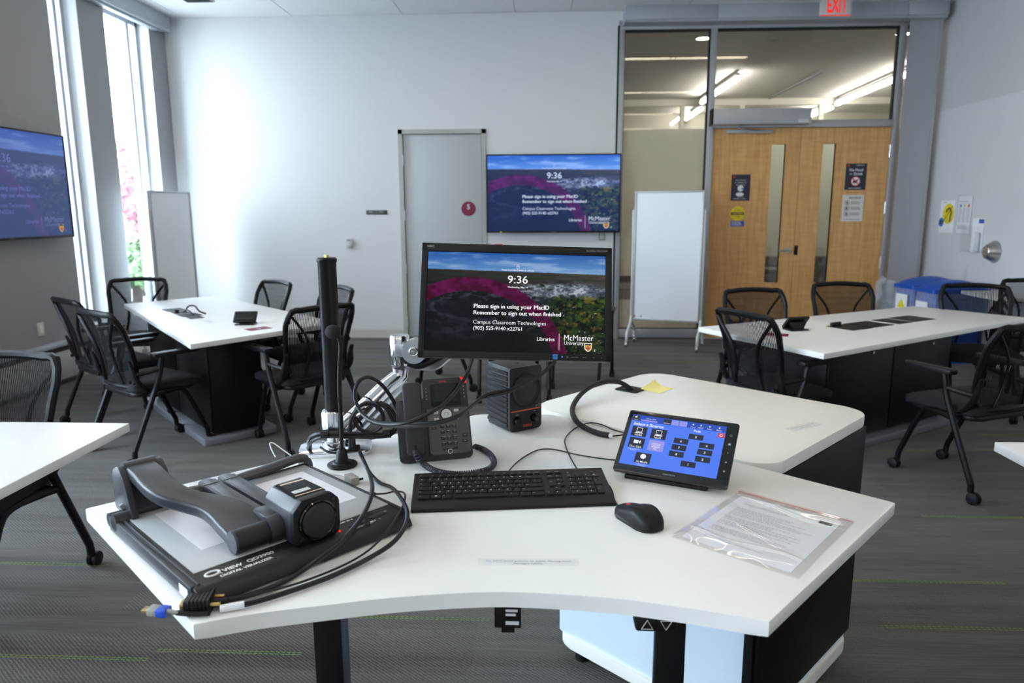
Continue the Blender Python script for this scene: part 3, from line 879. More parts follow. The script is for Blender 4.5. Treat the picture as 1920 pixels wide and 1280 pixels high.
# ---- things on the wooden doors
YD = YB + 0.035
def sheet(name, label, x0, x1, z0, z1, m, cat='sign'):
    t = at_wall(name, label, cat, (x0 + x1) / 2, YD, (z0 + z1) / 2)
    obj('sheet', MB().box((0, -0.001, 0), (x1 - x0, 0.002, z1 - z0)), m, t)
    return t, (x1 - x0) / 2, (z1 - z0) / 2
t, w, h = sheet('mask_poster', 'dark notice with a masked head, upper left on the left wooden door', 2.105, 2.318, 1.603, 1.895, M['navy'])
m = MB()
for k, s in enumerate(('Face covering is', 'In a safe space for', 'these patrons')): m.text(s, h=0.017, at=(0, -0.0026, 0.082 - k * 0.026), R=RX90)
m.text('Thank you for your', h=0.010, at=(0.0, -0.0026, -0.106), R=RX90)
m.lines(-0.08, 0.08, [-0.124], 0.005, RX90, (0, -0.0026, 0))
obj('lettering', m, M['whiteink'], t, 'flat')
X = RX90
def disc(m, cx, cz, r, y, n=24, sx=1, sz=1): m.poly([(cx + r * sx * math.cos(2 * PI * k / n), y, cz + r * sz * math.sin(2 * PI * k / n)) for k in range(n)])
m = MB(); disc(m, 0.0, -0.008, 0.034, -0.0026); disc(m, -0.006, -0.075, 0.045, -0.0026, sz=.5)
obj('head_picture', m, M['whiteink'], t, 'flat')
obj('mask_picture', MB().poly([(0.008, -0.003, -0.025), (0.034, -0.003, -0.018), (0.034, -0.003, 0.0), (0.008, -0.003, -0.004)]), M['bluesticker'], t, 'flat')
obj('logo', MB().poly([(-0.088, -0.0026, 0.11), (-0.066, -0.0026, 0.11), (-0.066, -0.0026, 0.132), (-0.088, -0.0026, 0.132)]), M['red'], t, 'flat')
t = at_wall('caution_sticker', 'round yellow caution sticker on the left wooden door', 'sticker', 2.192, YD, 1.458)
obj('disc', MB().lathe([(0, 0), (0.083, 0), (0.083, -0.002), (0, -0.002)], 32, axis='y'), M['yellow'], t)
m = MB().text('AUTOMATIC', w=0.085, at=(0, -0.0028, 0.038), R=RX90, bold=.02).text('DOOR', w=0.05, at=(0, -0.0028, -0.034), R=RX90, bold=.02)
m.poly([(-0.074, -0.0026, -0.016), (0.074, -0.0026, -0.016), (0.074, -0.0026, 0.016), (-0.074, -0.0026, 0.016)])
obj('lettering', m, M['navy'], t, 'flat')
obj('caution_word', MB().text('CAUTION', w=0.12, at=(0, -0.0034, 0.0), R=RX90, bold=.03), M['yellow'], t, 'flat')
t, w, h = sheet('blue_label', 'small blue strip below the round yellow sticker', 2.118, 2.272, 1.312, 1.374, M['blueprint'], 'sticker')
obj('lettering', MB().lines(-0.065, 0.065, [0.016, 0.0, -0.016], 0.008, RX90, (0, -0.0026, 0)), M['whiteink'], t, 'flat')
t, w, h = sheet('food_poster', 'dark No Food or Drink notice on the right wooden door', 3.372, 3.604, 1.718, 2.008, M['navy'])
m = MB().text('No Food', w=0.15, at=(0, -0.0026, 0.075), R=RX90, bold=.02).text('Drink', w=0.10, at=(0.026, -0.0026, 0.032), R=RX90, bold=.02).text('or', w=0.03, at=(-0.056, -0.0026, 0.030), R=RX90)
m.lines(-0.07, 0.10, [-0.125], 0.006, RX90, (0, -0.0026, 0)).lines(0.0, 0.10, [0.125], 0.005, RX90, (0, -0.0026, 0))
obj('lettering', m, M['whiteink'], t, 'flat')
m = MB(); disc(m, 0, -0.05, 0.05, -0.0026, 28); obj('symbol_disc', m, M['whiteink'], t, 'flat')
m = MB(); m.poly([(-0.03, -0.003, -0.07), (0.012, -0.003, -0.07), (0.022, -0.003, -0.04), (-0.026, -0.003, -0.04)]); m.poly([(0.012, -0.003, -0.05), (0.032, -0.003, -0.034), (0.03, -0.003, -0.026), (0.0, -0.003, -0.04)])
obj('cup_picture', m, M['navy'], t, 'flat')
obj('ban_bar', MB().box((0, -0.0034, -0.05), (0.10, 0.0006, 0.010), rot=(0, math.radians(45), 0)).tube([(0.05 * math.cos(2 * PI * k / 24), -0.003, -0.05 + 0.05 * math.sin(2 * PI * k / 24)) for k in range(24)], 0.004, 6, 1, closed=True), M['red'], t)
obj('logo', MB().poly([(-0.10, -0.0026, 0.112), (-0.078, -0.0026, 0.112), (-0.078, -0.0026, 0.134), (-0.10, -0.0026, 0.134)]), M['red'], t, 'flat')
t, w, h = sheet('rules_sheet', 'white sheet with three round pictograms on the right wooden door', 3.362, 3.598, 1.366, 1.660, M['papergrey'])
m = MB()
for k in range(3):
    cz = 0.062 - k * 0.063
    m.tube([(-0.066 + 0.025 * math.cos(2 * PI * q / 16), -0.003, cz + 0.025 * math.sin(2 * PI * q / 16)) for q in range(16)], 0.0025, 4, 1, closed=True)
    m.span((-0.075, -0.0032, cz - 0.013), (-0.057, -0.0024, cz + 0.013))
    m.lines(-0.025, 0.095, [cz + 0.012, cz, cz - 0.012], 0.005, RX90, (0, -0.0026, 0))
m.lines(-0.05, 0.10, [0.122, 0.108], 0.008, RX90, (0, -0.0026, 0)).lines(-0.09, 0.1, [-0.125], 0.006, RX90, (0, -0.0026, 0))
obj('print', m, M['darkink'], t, 'flat')

# ---- exit sign hanging in front of the valance
t = thing('exit_sign', 'lit EXIT sign with red letters hanging above the wooden doors', 'exit sign', (2.925, 7.9, 3.415))
obj('housing', MB().box((0, 0, 0.12), (0.31, 0.03, 0.20), 0.006), M['silver'], t)
obj('lettering', MB().text('EXIT', w=0.20, h=0.15, at=(0.012, -0.0155, 0.125), R=RX90, bold=.03), M['exitred'], t, 'flat')
obj('lower_rim', MB().box((0, -0.0156, 0.026), (0.30, 0.002, 0.008)), M['exitred'], t)
obj('canopy', MB().box((0, 0, 0.23), (0.12, 0.05, 0.02), 0.004), M['silver'], t)

# ---- right wall things (faces -x)
RZ = -PI / 2
t = thing('ear_poster', 'white notice with a big yellow ear disc on the right wall', 'notice', (XR - 0.004, 7.99, 1.42), (0, 0, RZ))
obj('sheet', MB().box((0, -0.002, 0), (0.27, 0.004, 0.34)), M['paper'], t)
m = MB(); disc(m, 0.03, 0.03, 0.108, -0.0046, 32); obj('yellow_disc', m, M['yellow'], t, 'flat')
m = MB(); disc(m, -0.095, -0.06, 0.05, -0.0050, 24); obj('blue_disc', m, M['bluesticker'], t, 'flat')
m = MB().tube([(0.07, -0.006, -0.055), (0.075, -0.006, -0.01), (0.085, -0.006, 0.05), (0.045, -0.006, 0.09), (0.0, -0.006, 0.065), (0.0, -0.006, 0.045)], 0.008, 6, flat=(1, 1))
m.tube([(-0.06, -0.006, -0.06), (0.10, -0.006, 0.11)], 0.003, 6, 0)
m.tube([(-0.115, -0.006, -0.08), (-0.108, -0.006, -0.04), (-0.085, -0.006, -0.08), (-0.078, -0.006, -0.04)], 0.007, 6, 0)
m.text('Hearing', h=0.018, at=(-0.05, -0.0046, 0.15), R=RX90)
obj('print', m, M['darkink'], t)
t = thing('notice_holder', 'clear holder with a white three column notice on the right wall', 'notice', (XR - 0.004, 7.66, 1.44), (0, 0, RZ))
obj('sheet', MB().box((0, -0.006, 0), (0.24, 0.004, 0.38)), M['paper'], t)
m = MB()
for k in range(3): m.lines(-0.10 + 0.072 * k, -0.045 + 0.072 * k, [0.06 - 0.016 * q for q in range(9)], 0.005, RX90, (0, -0.0086, 0))
m.lines(-0.1, 0.1, [0.135, -0.11, -0.125, -0.14], 0.006, RX90, (0, -0.0086, 0))
obj('print', m, M['greyink'], t, 'flat')
for k, mm in enumerate(('bluesticker', 'yellow', 'orange')):
    m = MB(); disc(m, -0.075 + 0.072 * k, 0.092, 0.017, -0.0088, 16); obj('colour_dot', m, M[mm], t, 'flat')
obj('cover', MB().poly([(-0.13, -0.012, -0.205), (0.13, -0.012, -0.205), (0.13, -0.012, 0.205), (-0.13, -0.012, 0.205)]), M['acryl'], t, 'flat')
t = thing('wipes_holder', 'clear acrylic wall tray with a purple topped card', 'holder', (XR - 0.004, 7.40, 1.25), (0, 0, RZ))
tr_ = MB()
for q in ([(-.11, -.10, -.17), (.10, -.10, -.17), (.10, -.10, .08), (-.11, -.10, .08)], [(-.11, -.10, -.17), (-.11, 0, -.17), (-.11, 0, .08), (-.11, -.10, .08)], [(.10, -.10, -.17), (.10, 0, -.17), (.10, 0, .08), (.10, -.10, .08)], [(-.11, -.10, -.17), (.10, -.10, -.17), (.10, 0, -.17), (-.11, 0, -.17)]): tr_.poly(q)
obj('tray', tr_, M['acryl'], t, 'flat')
obj('back_card', MB().span((-0.10, -0.006, -0.17), (0.09, -0.001, 0.16)), M['paper'], t)
obj('purple_strip', MB().span((0.01, -0.009, 0.11), (0.09, -0.006, 0.15)), M['blueprint'], t)
obj('packet', MB().box((0.05, -0.05, -0.07), (0.05, 0.05, 0.19), 0.006), M['paper'], t)
t = thing('door_push_button', 'round steel cone push button on the right wall', 'push button', (XR - 0.004, 7.097, 1.095), (0, 0, RZ))
obj('cone', MB().lathe([(0.108, 0), (0.108, -0.008), (0.062, -0.085), (0.056, -0.085)], 40, axis='y'), M['steel'], t)
obj('plate', MB().lathe([(0, -0.092), (0.05, -0.092), (0.057, -0.084), (0.057, -0.07)], 32, axis='y'), M['chromeb'], t)
obj('symbol', MB().tube([(-0.012, -0.094, 0.025), (-0.008, -0.094, 0.0), (0.012, -0.094, 0.0), (0.018, -0.094, -0.022)], 0.004, 6, 0).tube([(-0.022 + 0.022 * math.cos(k) + 0.018, -0.094, -0.012 + 0.022 * math.sin(k)) for k in (1.9, 2.6, 3.3, 4.1, 4.9, 5.6)], 0.0035, 6), M['greyink'], t)
t = thing('tape_scrap', 'small clear tape scrap on the right wall above the blue lids', 'tape', (XR - 0.004, 7.55, 0.82), (0, 0, RZ))
obj('strip', MB().poly([(-.05, -.002, -.07), (.05, -.002, -.07), (.05, -.002, .07), (-.05, -.002, .07)]).poly([(.0, -.004, -.03), (.03, -.004, -.04), (.06, -.004, .12), (.02, -.004, .12)]), M['tape'], t, 'flat')

# ================================================================== WHITEBOARDS
def whiteboard(label, pos, rotz, w, z0, z1, mface):
    t = thing('mobile_whiteboard', label, 'whiteboard', pos, (0, 0, rotz))
    obj('board', MB().box((0, 0, (z0 + z1) / 2), (w - 0.03, 0.022, z1 - z0 - 0.03)), mface, t)
    f = MB()
    f.span((-w / 2, -0.02, z0), (-w / 2 + 0.02, 0.02, z1), 0.003).span((w / 2 - 0.02, -0.02, z0), (w / 2, 0.02, z1), 0.003)
    f.span((-w / 2, -0.018, z0), (w / 2, 0.018, z0 + 0.022), 0.003).span((-w / 2, -0.018, z1 - 0.02), (w / 2, 0.018, z1), 0.003)
    obj('board_frame', f, M['alu'], t)
    for sx in (-1, 1):
        x = sx * (w / 2 + 0.012)
        l = obj('leg', MB().tube([(x, 0, z1 - 0.2), (x, 0, z0)], 0.014, 8, 0).tube([(x, 0, z0 + 0.03), (x, -0.03, z0 - 0.03), (x, -0.17, 0.16), (x, -0.19, 0.075)], 0.017, 8).tube([(x, 0, z0 + 0.03), (x, 0.03, z0 - 0.03), (x, 0.17, 0.16), (x, 0.19, 0.075)], 0.017, 8), M['silver'], t)
        for sy in (-1, 1):
            obj('castor', MB().cyl((x - 0.012, sy * 0.2, 0.032), (x + 0.012, sy * 0.2, 0.032), 0.032, seg=16).box((x, sy * 0.19, 0.062), (0.035, 0.05, 0.02), 0.004), M['steel'], l)
    return t
wbt = whiteboard('white mobile whiteboard on castors in front of the glass beside the wooden doors', (1.325, 7.93, 0), math.radians(-20), 0.745, 0.285, 1.705, M['whiteboard'])
obj('magnet', MB().cyl((-0.345, -0.011, 0.33), (-0.345, -0.018, 0.33), 0.010, seg=12), M['red'], wbt)
obj('pen_mark', MB().box((-0.27, -0.0116, 0.33), (0.012, 0.001, 0.018)), M['darkink'], wbt)
whiteboard('grey mobile whiteboard standing in the left corner before the window', (-4.05, 7.66, 0), math.radians(86), 0.74, 0.285, 1.722, M['wbgrey'])

# ================================================================== BINS by the right wall
def slim_bin(label, pos, rotz, card):
    t = thing('recycling_bin', label, 'bin', pos, (0, 0, rotz), 'blue bins by the right wall')
    obj('body', MB().rings([[Vector((x, y, z)) for x, y in rrect(w, d, 0.03)] for z, w, d in ((0, 0.46, 0.22), (0.02, 0.47, 0.23), (0.72, 0.55, 0.28))]), M['bluebin'], t)
    m = MB()
    nx, ny = 10, 6
    m.grid(lambda u, v: (-0.29 + 0.58 * u, -0.155 + 0.31 * v, 0.735 + 0.085 * (math.sin(PI * u) ** .6) * (math.sin(PI * v) ** .5)), nx, ny)
    m.rings([[Vector((x, y, z)) for x, y in rrect(w, d, 0.03)] for z, w, d in ((0.70, 0.585, 0.315), (0.738, 0.585, 0.315))])
    obj('lid', m, M['bluebin'], t)
    r = random.Random(int(pos[0] * 100))
    n = 48
    ph = [r.uniform(0, 6.28) for _ in range(3)]
    rings = []
    for z in (0.705, 0.63, 0.55, 0.47, 0.42):
        sc_ = 1 + (0.70 - z) * 0.10
        base = rrect(0.555 * sc_, 0.285 * sc_, 0.04, 11)
        rings.append([Vector((x * (1 + 0.02 * math.sin(9 * k / 48 * 6.28 + ph[0]) * (0.72 - z) * 6), y * (1 + 0.05 * math.sin(7 * k / 48 * 6.28 + ph[1]) * (0.72 - z) * 6), z + (0.03 * math.sin(k * .9 + ph[2]) if z < .45 else 0))) for k, (x, y) in enumerate(base)])
    obj('bag_liner', MB().rings(rings, cap=False), M['bag'], t)
    if card:
        c = obj('sign_card', MB().box((-0.292, 0.0, 0.50), (0.004, 0.17, 0.28), rot=(0, -0.03, 0)), M['paper'], t)
        obj('yellow_triangle', MB().poly([(-0.2975, 0.055, 0.50), (-0.2975, -0.055, 0.50), (-0.296, 0.0, 0.60)]), M['yellow'], c, 'flat')
    else:
        obj('sign_card', MB().box((-0.294, 0.0, 0.48), (0.004, 0.18, 0.26), rot=(0, -0.03, 0)), M['paper'], t)
slim_bin('blue lidded bin with a yellow triangle card, next to the grey bin', (3.965, 7.60, 0), math.radians(12), True)
slim_bin('blue lidded bin with a blank card, nearest the right wall', (3.985, 7.20, 0), math.radians(7), False)
t = thing('waste_bin', 'open grey bin with a clear bag hanging over its rim', 'bin', (3.80, 7.98, 0))
obj('body', MB().lathe([(0, 0), (0.095, 0), (0.105, 0.02), (0.135, 0.68), (0.142, 0.70), (0.130, 0.70), (0.098, 0.03), (0, 0.03)], 28), M['greybin'], t)
n = 40; rr_ = random.Random(5)
rings = []
for z, r0, a in ((0.70, 0.125, 0.006), (0.73, 0.138, 0.015), (0.70, 0.150, 0.012), (0.61, 0.150, 0.012), (0.52, 0.152, 0.018), (0.48, 0.148, 0.02)):
    rings.append([Vector(((r0 + a * math.sin(5 * q + z * 9) + rr_.uniform(-.006, .006)) * math.cos(q), (r0 + a * math.sin(7 * q + z * 5)) * math.sin(q), z + 0.02 * math.sin(3 * q + z * 20))) for q in [2 * PI * k / n for k in range(n)]])
obj('bag_liner', MB().rings(rings, cap=False), M['bag'], t)
obj('bag_knot', MB().tube([(-0.15, -0.08, 0.76), (-0.21, -0.09, 0.70), (-0.20, -0.1, 0.60), (-0.23, -0.1, 0.50)], 0.03, 8, radii=[0.045, 0.03, 0.04, 0.012]), M['bag'], t)

# ================================================================== TABLES
def media_table(label, poly, axis, centre, blen, bwid, cut, group):
    t = thing('conference_table', label, 'table', (centre[0], centre[1], 0), (0, 0, math.atan2(axis[1], axis[0])), group)
    L = lambda p: tuple(to_local(t, [(p[0], p[1], 0)])[0])[:2]
    pts = [L(p) for p in poly]
    a = sum(pts[i][0] * pts[(i + 1) % 4][1] - pts[(i + 1) % 4][0] * pts[i][1] for i in range(4))
    if a < 0: pts = pts[::-1]
    obj('tabletop', MB().prism(pts, 0.708, 0.74, 0.003), M['white'], t)
    b = obj('base', MB().span((-blen / 2, -bwid / 2, 0.06), (blen / 2, bwid / 2, 0.708), 0.004), M['blackm'], t)
    for s in (-1, 1):
        for k in (-0.5, 0.5):
            d = obj('access_door', MB().box((k * blen / 2, s * (bwid / 2 + 0.006), 0.38), (blen / 2 - 0.012, 0.012, 0.62), 0.002), M['blackm'], b)
            obj('lock', MB().cyl((k * blen / 2 + 0.1, s * (bwid / 2 + 0.012), 0.60), (k * blen / 2 + 0.1, s * (bwid / 2 + 0.02), 0.60), 0.008, seg=14), M['steel'], b)
    obj('plinth', MB().span((-blen / 2 - 0.03, -bwid / 2 - 0.075, 0.0), (blen / 2 + 0.03, bwid / 2 + 0.075, 0.05), 0.004), M['plinth'], t)
    for (cx_, cy_, l, w, opened) in cut:
        m = MB().box((cx_, cy_, 0.7412), (l, w, 0.0024), 0.0005, seg=1).box((cx_, cy_, 0.743), (l - 0.02, w - 0.02, 0.002))
        c = obj('port_cover', m, M['black'], t)
        if opened: obj('port_lid', MB().box((cx_ - l * 0.28, cy_ + w * 0.3, 0.757), (l * 0.45, 0.02, 0.028), 0.003), M['black'], c)
        else: obj('finger_notch', MB().lathe([(0, 0.7442), (0.012, 0.7442), (0.012, 0.7446), (0, 0.7446)], 14, (cx_ + l * 0.05, cy_, 0)), M['charcoal'], c)
    return t

# left table
Lp = [(-2.078, 4.019), (-1.447, 4.869), (-3.048, 6.441), (-3.56, 5.83)]
tL = media_table('white conference table on a black base in front of the left windows', Lp, (-.69, .724), (-2.52, 5.02), 1.36, 0.33,
    [(0.62, -0.01, 0.17, 0.14, False), (0.43, 0.0, 0.13, 0.11, True), (0.24, -0.01, 0.17, 0.14, False), (0.07, 0.0, 0.12, 0.10, False)], 'large conference tables')
Rp = [(1.008, 4.713), (1.49, 3.831), (3.42, 5.18), (2.935, 5.805)]
tR = media_table('white conference table on a black base in front of the wooden doors', Rp, (.848, .53), (2.18, 4.87), 1.30, 0.36,
    [(-0.24, -0.02, 0.20, 0.20, True), (-0.02, -0.01, 0.24, 0.20, False), (0.24, -0.005, 0.16, 0.20, False), (0.47, 0.0, 0.24, 0.20, False)], 'large conference tables')
def plain_table(label, x0, x1, y0, y1, feet):
    t = thing('side_table', label, 'table', ((x0 + x1) / 2, (y0 + y1) / 2, 0))
    hx_, hy_ = (x1 - x0) / 2, (y1 - y0) / 2
    obj('tabletop', MB().span((-hx_, -hy_, 0.708), (hx_, hy_, 0.74), 0.003), M['white'], t)
    for fx in feet:
        l = obj('leg', MB().span((fx - 0.03, -0.03, 0.06), (fx + 0.03, 0.03, 0.70), 0.006).span((fx - 0.04, -0.25, 0.69), (fx + 0.04, 0.25, 0.708)).span((fx - 0.03, -hy_ + 0.06, 0.03), (fx + 0.03, hy_ - 0.06, 0.065), 0.008), M['blackm'], t)
        for sy in (-1, 1): obj('glide', MB().cyl((fx, sy * (hy_ - 0.1), 0), (fx, sy * (hy_ - 0.1), 0.03), 0.02, seg=12), M['blackr'], l)
    return t
plain_table('white table corner at the lower left edge of the picture', -3.3, -1.525, 1.72, 2.457, (-0.45, 0.12))
plain_table('white table corner at the right edge of the picture', 1.489, 3.2, 1.58, 2.346, (-0.1, 0.6))
plain_table('small white table against the right wall beyond the chairs', 3.93, 4.28, 6.35, 6.95, (0.0,))

# things on the tables
def pod(label, pos, rotz, tilt):
    t = thing('table_control_panel', label, 'touch panel', pos, (0, 0, rotz))
    obj('foot', MB().box((0, 0.01, 0.006), (0.17, 0.13, 0.012), 0.004), M['black'], t)
    X = Matrix.Translation((0, 0.0, 0.075)) @ Matrix.Rotation(-tilt, 4, 'X')
    obj('stand', MB().rings([[Vector(p) for p in r] for r in ([(-0.045, -0.03, 0.01), (0.045, -0.03, 0.01), (0.045, 0.055, 0.01), (-0.045, 0.055, 0.01)], [(-0.07, -0.04, 0.055), (0.07, -0.04, 0.055), (0.07, 0.06, 0.075), (-0.07, 0.06, 0.075)])]), M['black'], t)
    obj('housing', MB(X).box((0, 0.012, 0), (0.20, 0.022, 0.125), 0.005), M['black'], t)
    obj('screen', MB(X).box((0, 0.0005, 0), (0.165, 0.001, 0.098)), M['blackg'], t)
    obj('badge', MB(X).lathe([(0, 0.0232), (0.012, 0.0232), (0.012, 0.0236), (0, 0.0236)], 16, (0, 0, 0.0), 'y'), M['charcoal'], t)
    t.scale = (0.76, 0.76, 0.76)
    return t
pod('black touch panel on a stand on the left conference table', (-2.06, 4.76, 0.74), math.radians(8), math.radians(48))
pod('black touch panel seen from behind on the right conference table', (1.60, 4.62, 0.74), math.radians(196), math.radians(42))
def card(label, pos, rotz, w, d):
    t = thing('maroon_card', label, 'card', pos, (0, 0, rotz))
    obj('sheet', MB().box((0, 0, 0.0008), (w, d, 0.0016)), M['maroon'], t)
    obj('print', MB().text('5', h=d * 0.4, at=(0, 0, 0.0018)), M['whiteink'], t, 'flat')
card('maroon card lying before the touch panel on the left table', (-1.90, 4.58, 0.74), math.radians(50), 0.15, 0.10)
card('maroon card lying before the touch panel on the right table', (1.42, 4.43, 0.74), math.radians(-20), 0.15, 0.10)
solo('table_cable', MB().tube([(-2.79, 5.36, 0.744), (-2.74, 5.32, 0.79), (-2.66, 5.26, 0.80), (-2.60, 5.20, 0.77), (-2.57, 5.24, 0.744)], 0.006, 8).tube([(-2.77, 5.28, 0.744), (-2.70, 5.22, 0.775), (-2.62, 5.16, 0.744)], 0.005, 8), M['cable'], 'black cable looping up from the left table port', 'cable')
def small_paper(label, pos, rotz):
    t = thing('paper_slip', label, 'paper', pos, (0, 0, rotz)); obj('sheet', MB().box((0, 0, 0.0006), (0.2, 0.07, 0.0012)), M['paper'], t)
    obj('print', MB().lines(-0.08, 0.08, [0.015, 0, -0.015], 0.005, at=(0, 0, 0.0014)), M['greyink'], t, 'flat')
small_paper('white paper slip beside the ports on the left table', (-2.36, 4.86, 0.74), math.radians(-44))

# ================================================================== CHAIRS
def make_chair():
    t = thing('mesh_chair', 'chair', 'chair')
    BZ0, BZ1 = 0.47, 0.905
    def by(z): 
        u = (z - BZ0) / (BZ1 - BZ0)
        return -0.165 - 0.03 * math.sin(u * PI * 0.8) * 0 - 0.10 * u ** 1.3 + 0.02 * math.sin(u * PI)
    def hw(z):
        u = (z - BZ0) / (BZ1 - BZ0)
        return 0.195 + 0.045 * u
    def bp(sx, z, d=0.0):        # point on the back shell; sx -1..1
        return Vector((sx * hw(z), by(z) - 0.045 * (1 - sx * sx) - d, z + (0.018 * (1 - sx * sx) if z > BZ1 - 0.03 else 0)))
    outline = []
    for k in range(9): outline.append(bp(-1 + 0.12 + (2 - 0.24) * k / 8, BZ1))
    for k in range(1, 9): outline.append(bp(1, BZ1 - 0.035 - (BZ1 - BZ0 - 0.09) * k / 8))
    for k in range(7): outline.append(bp(0.85 - 1.7 * k / 6, BZ0))
    for k in range(8, 0, -1): outline.append(bp(-1, BZ1 - 0.035 - (BZ1 - BZ0 - 0.09) * k / 8))
    rad = [0.019] * 9 + [0.017] * 8 + [0.016] * 7 + [0.017] * 8
    obj('back_frame', MB().tube(outline, 0.017, 8, 2, closed=True, radii=rad), M['blackm'], t)
    m = MB()
    N = 46
    for k in range(N):
        s0 = -0.955 + 1.91 * k / N; s1 = s0 + 1.91 / N * 0.62
        prev = None
        for q in range(8):
            z = BZ0 + 0.005 + (BZ1 - BZ0) * q / 7
            pr = (m.bm.verts.new(bp(s0, z)), m.bm.verts.new(bp(s1, z)))
            if prev: m.bm.faces.new((prev[0], prev[1], pr[1], pr[0]))
            prev = pr
    for q in range(10):
        z = BZ0 + 0.01 + (BZ1 - BZ0 - 0.01) * q / 9
        pv = None
        for k in range(9):
            s = -0.96 + 1.92 * k / 8
            pr = (m.bm.verts.new(bp(s, z, 0.001)), m.bm.verts.new(bp(s, z + 0.0014, 0.001)))
            if pv: m.bm.faces.new((pv[0], pr[0], pr[1], pv[1]))
            pv = pr
    o = obj('back_mesh', m, M['strand'], t); o['kind'] = 'stuff'
    for sx in (-1, 1):
        obj('back_rib', MB().tube([bp(sx * 0.93, 0.885, .012), bp(sx * 0.72, 0.82, .018), bp(sx * 0.50, 0.74, .022), bp(sx * 0.42, 0.66, .022), bp(sx * 0.44, 0.57, .018), bp(sx * 0.56, 0.485, .012)], 0.011, 8, 3, flat=(1, .6)), M['blackm'], t)
        br = MB().tube([(sx * 0.17, 0.0, 0.425), (sx * 0.21, -0.12, 0.45), (sx * 0.235, -0.185, 0.52), (sx * 0.232, -0.205, 0.60), (sx * 0.236, -0.22, 0.645)], 0.02, 8, 3, radii=[0.022, 0.03, 0.026, 0.02, 0.014], flat=(1, .6), up=(1, 0, 0))
        br.tube([(sx * 0.235, -0.19, 0.55), (sx * 0.26, -0.12, 0.56), (sx * 0.272, -0.06, 0.57)], 0.014, 8, 3)
        b = obj('back_bracket', br, M['black'], t)
        obj('bolt', MB().cyl((sx * 0.20, -0.20, 0.505), (sx * 0.20, -0.215, 0.503), 0.011, seg=10), M['blackr'], b)
        a = MB().prism(roundpoly([(sx * 0.245, -0.10), (sx * 0.312, -0.10), (sx * 0.308, 0.19), (sx * 0.258, 0.20)] if sx > 0 else [(-0.258, 0.20), (-0.308, 0.19), (-0.312, -0.10), (-0.245, -0.10)], 0.02), 0.648, 0.672, 0.006)
        obj('armrest', a, M['black'], t)
        l = obj('leg', MB().tube([(sx * 0.274, -0.035, 0.652), (sx * 0.274, -0.05, 0.60), (sx * 0.274, -0.075, 0.50), (sx * 0.277, -0.235, 0.14), (sx * 0.277, -0.252, 0.10), (sx * 0.277, -0.255, 0.062)], 0.0165, 8, 3), M['blackm'], t)
        l2 = obj('leg', MB().tube([(sx * 0.272, -0.11, 0.415), (sx * 0.245, -0.02, 0.418), (sx * 0.215, 0.08, 0.412), (sx * 0.203, 0.14, 0.36), (sx * 0.198, 0.235, 0.15), (sx * 0.197, 0.255, 0.10), (sx * 0.197, 0.258, 0.062)], 0.0155, 8, 3), M['blackm'], t)
        for ll, px, py, dr in ((l, sx * 0.277, -0.255, -0.02), (l2, sx * 0.197, 0.258, 0.02)):
            c = MB()
            for q in (-1, 1):
                c.lathe([(0.012, 0), (0.029, 0), (0.031, 0.003), (0.031, 0.015), (0.026, 0.018), (0.0, 0.018)] if q > 0 else [(0.012, 0), (0.029, 0), (0.031, -0.003), (0.031, -0.015), (0.026, -0.018), (0.0, -0.018)], 16, (px + q * 0.004, py + dr, 0.031), 'x')
            c.cyl((px, py, 0.05), (px, py, 0.075), 0.011, seg=10).box((px, py + dr * .5, 0.045), (0.008, 0.03, 0.03))
            obj('castor', c, M['blackr'], ll)
    cu = MB()
    outl = roundpoly([(-0.235, -0.20), (0.235, -0.20), (0.245, 0.24), (-0.245, 0.24)], 0.07, 6)
    rings = []
    for z, s in ((0.430, 0.93), (0.440, 0.985), (0.462, 1.0), (0.478, 0.985), (0.486, 0.93), (0.488, 0.7), (0.484, 0.3)):
        rings.append([Vector((x * s, 0.02 + (y - 0.02) * s, z - (0.025 * max(0, (y * s - 0.10) / 0.14) ** 2))) for x, y in outl])
    obj('seat', cu.rings(rings), M['fabric'], t)
    obj('seat_pan', MB().prism(roundpoly([(-0.215, -0.19), (0.215, -0.19), (0.22, 0.2), (-0.22, 0.2)], 0.06), 0.405, 0.432, 0.008).tube([(-0.272, -0.11, 0.415), (0.272, -0.11, 0.415)], 0.012, 8, 0).tube([(-0.215, 0.08, 0.412), (0.215, 0.08, 0.412)], 0.011, 8, 0), M['black'], t)
    return t
def place_by_back(x, y, f):
    """chair origin from the position of its back top and the facing direction"""
    n = math.hypot(*f); fx, fy = f[0] / n, f[1] / n
    return (x + fx * 0.25, y + fy * 0.25, 0), math.atan2(-fx, fy)
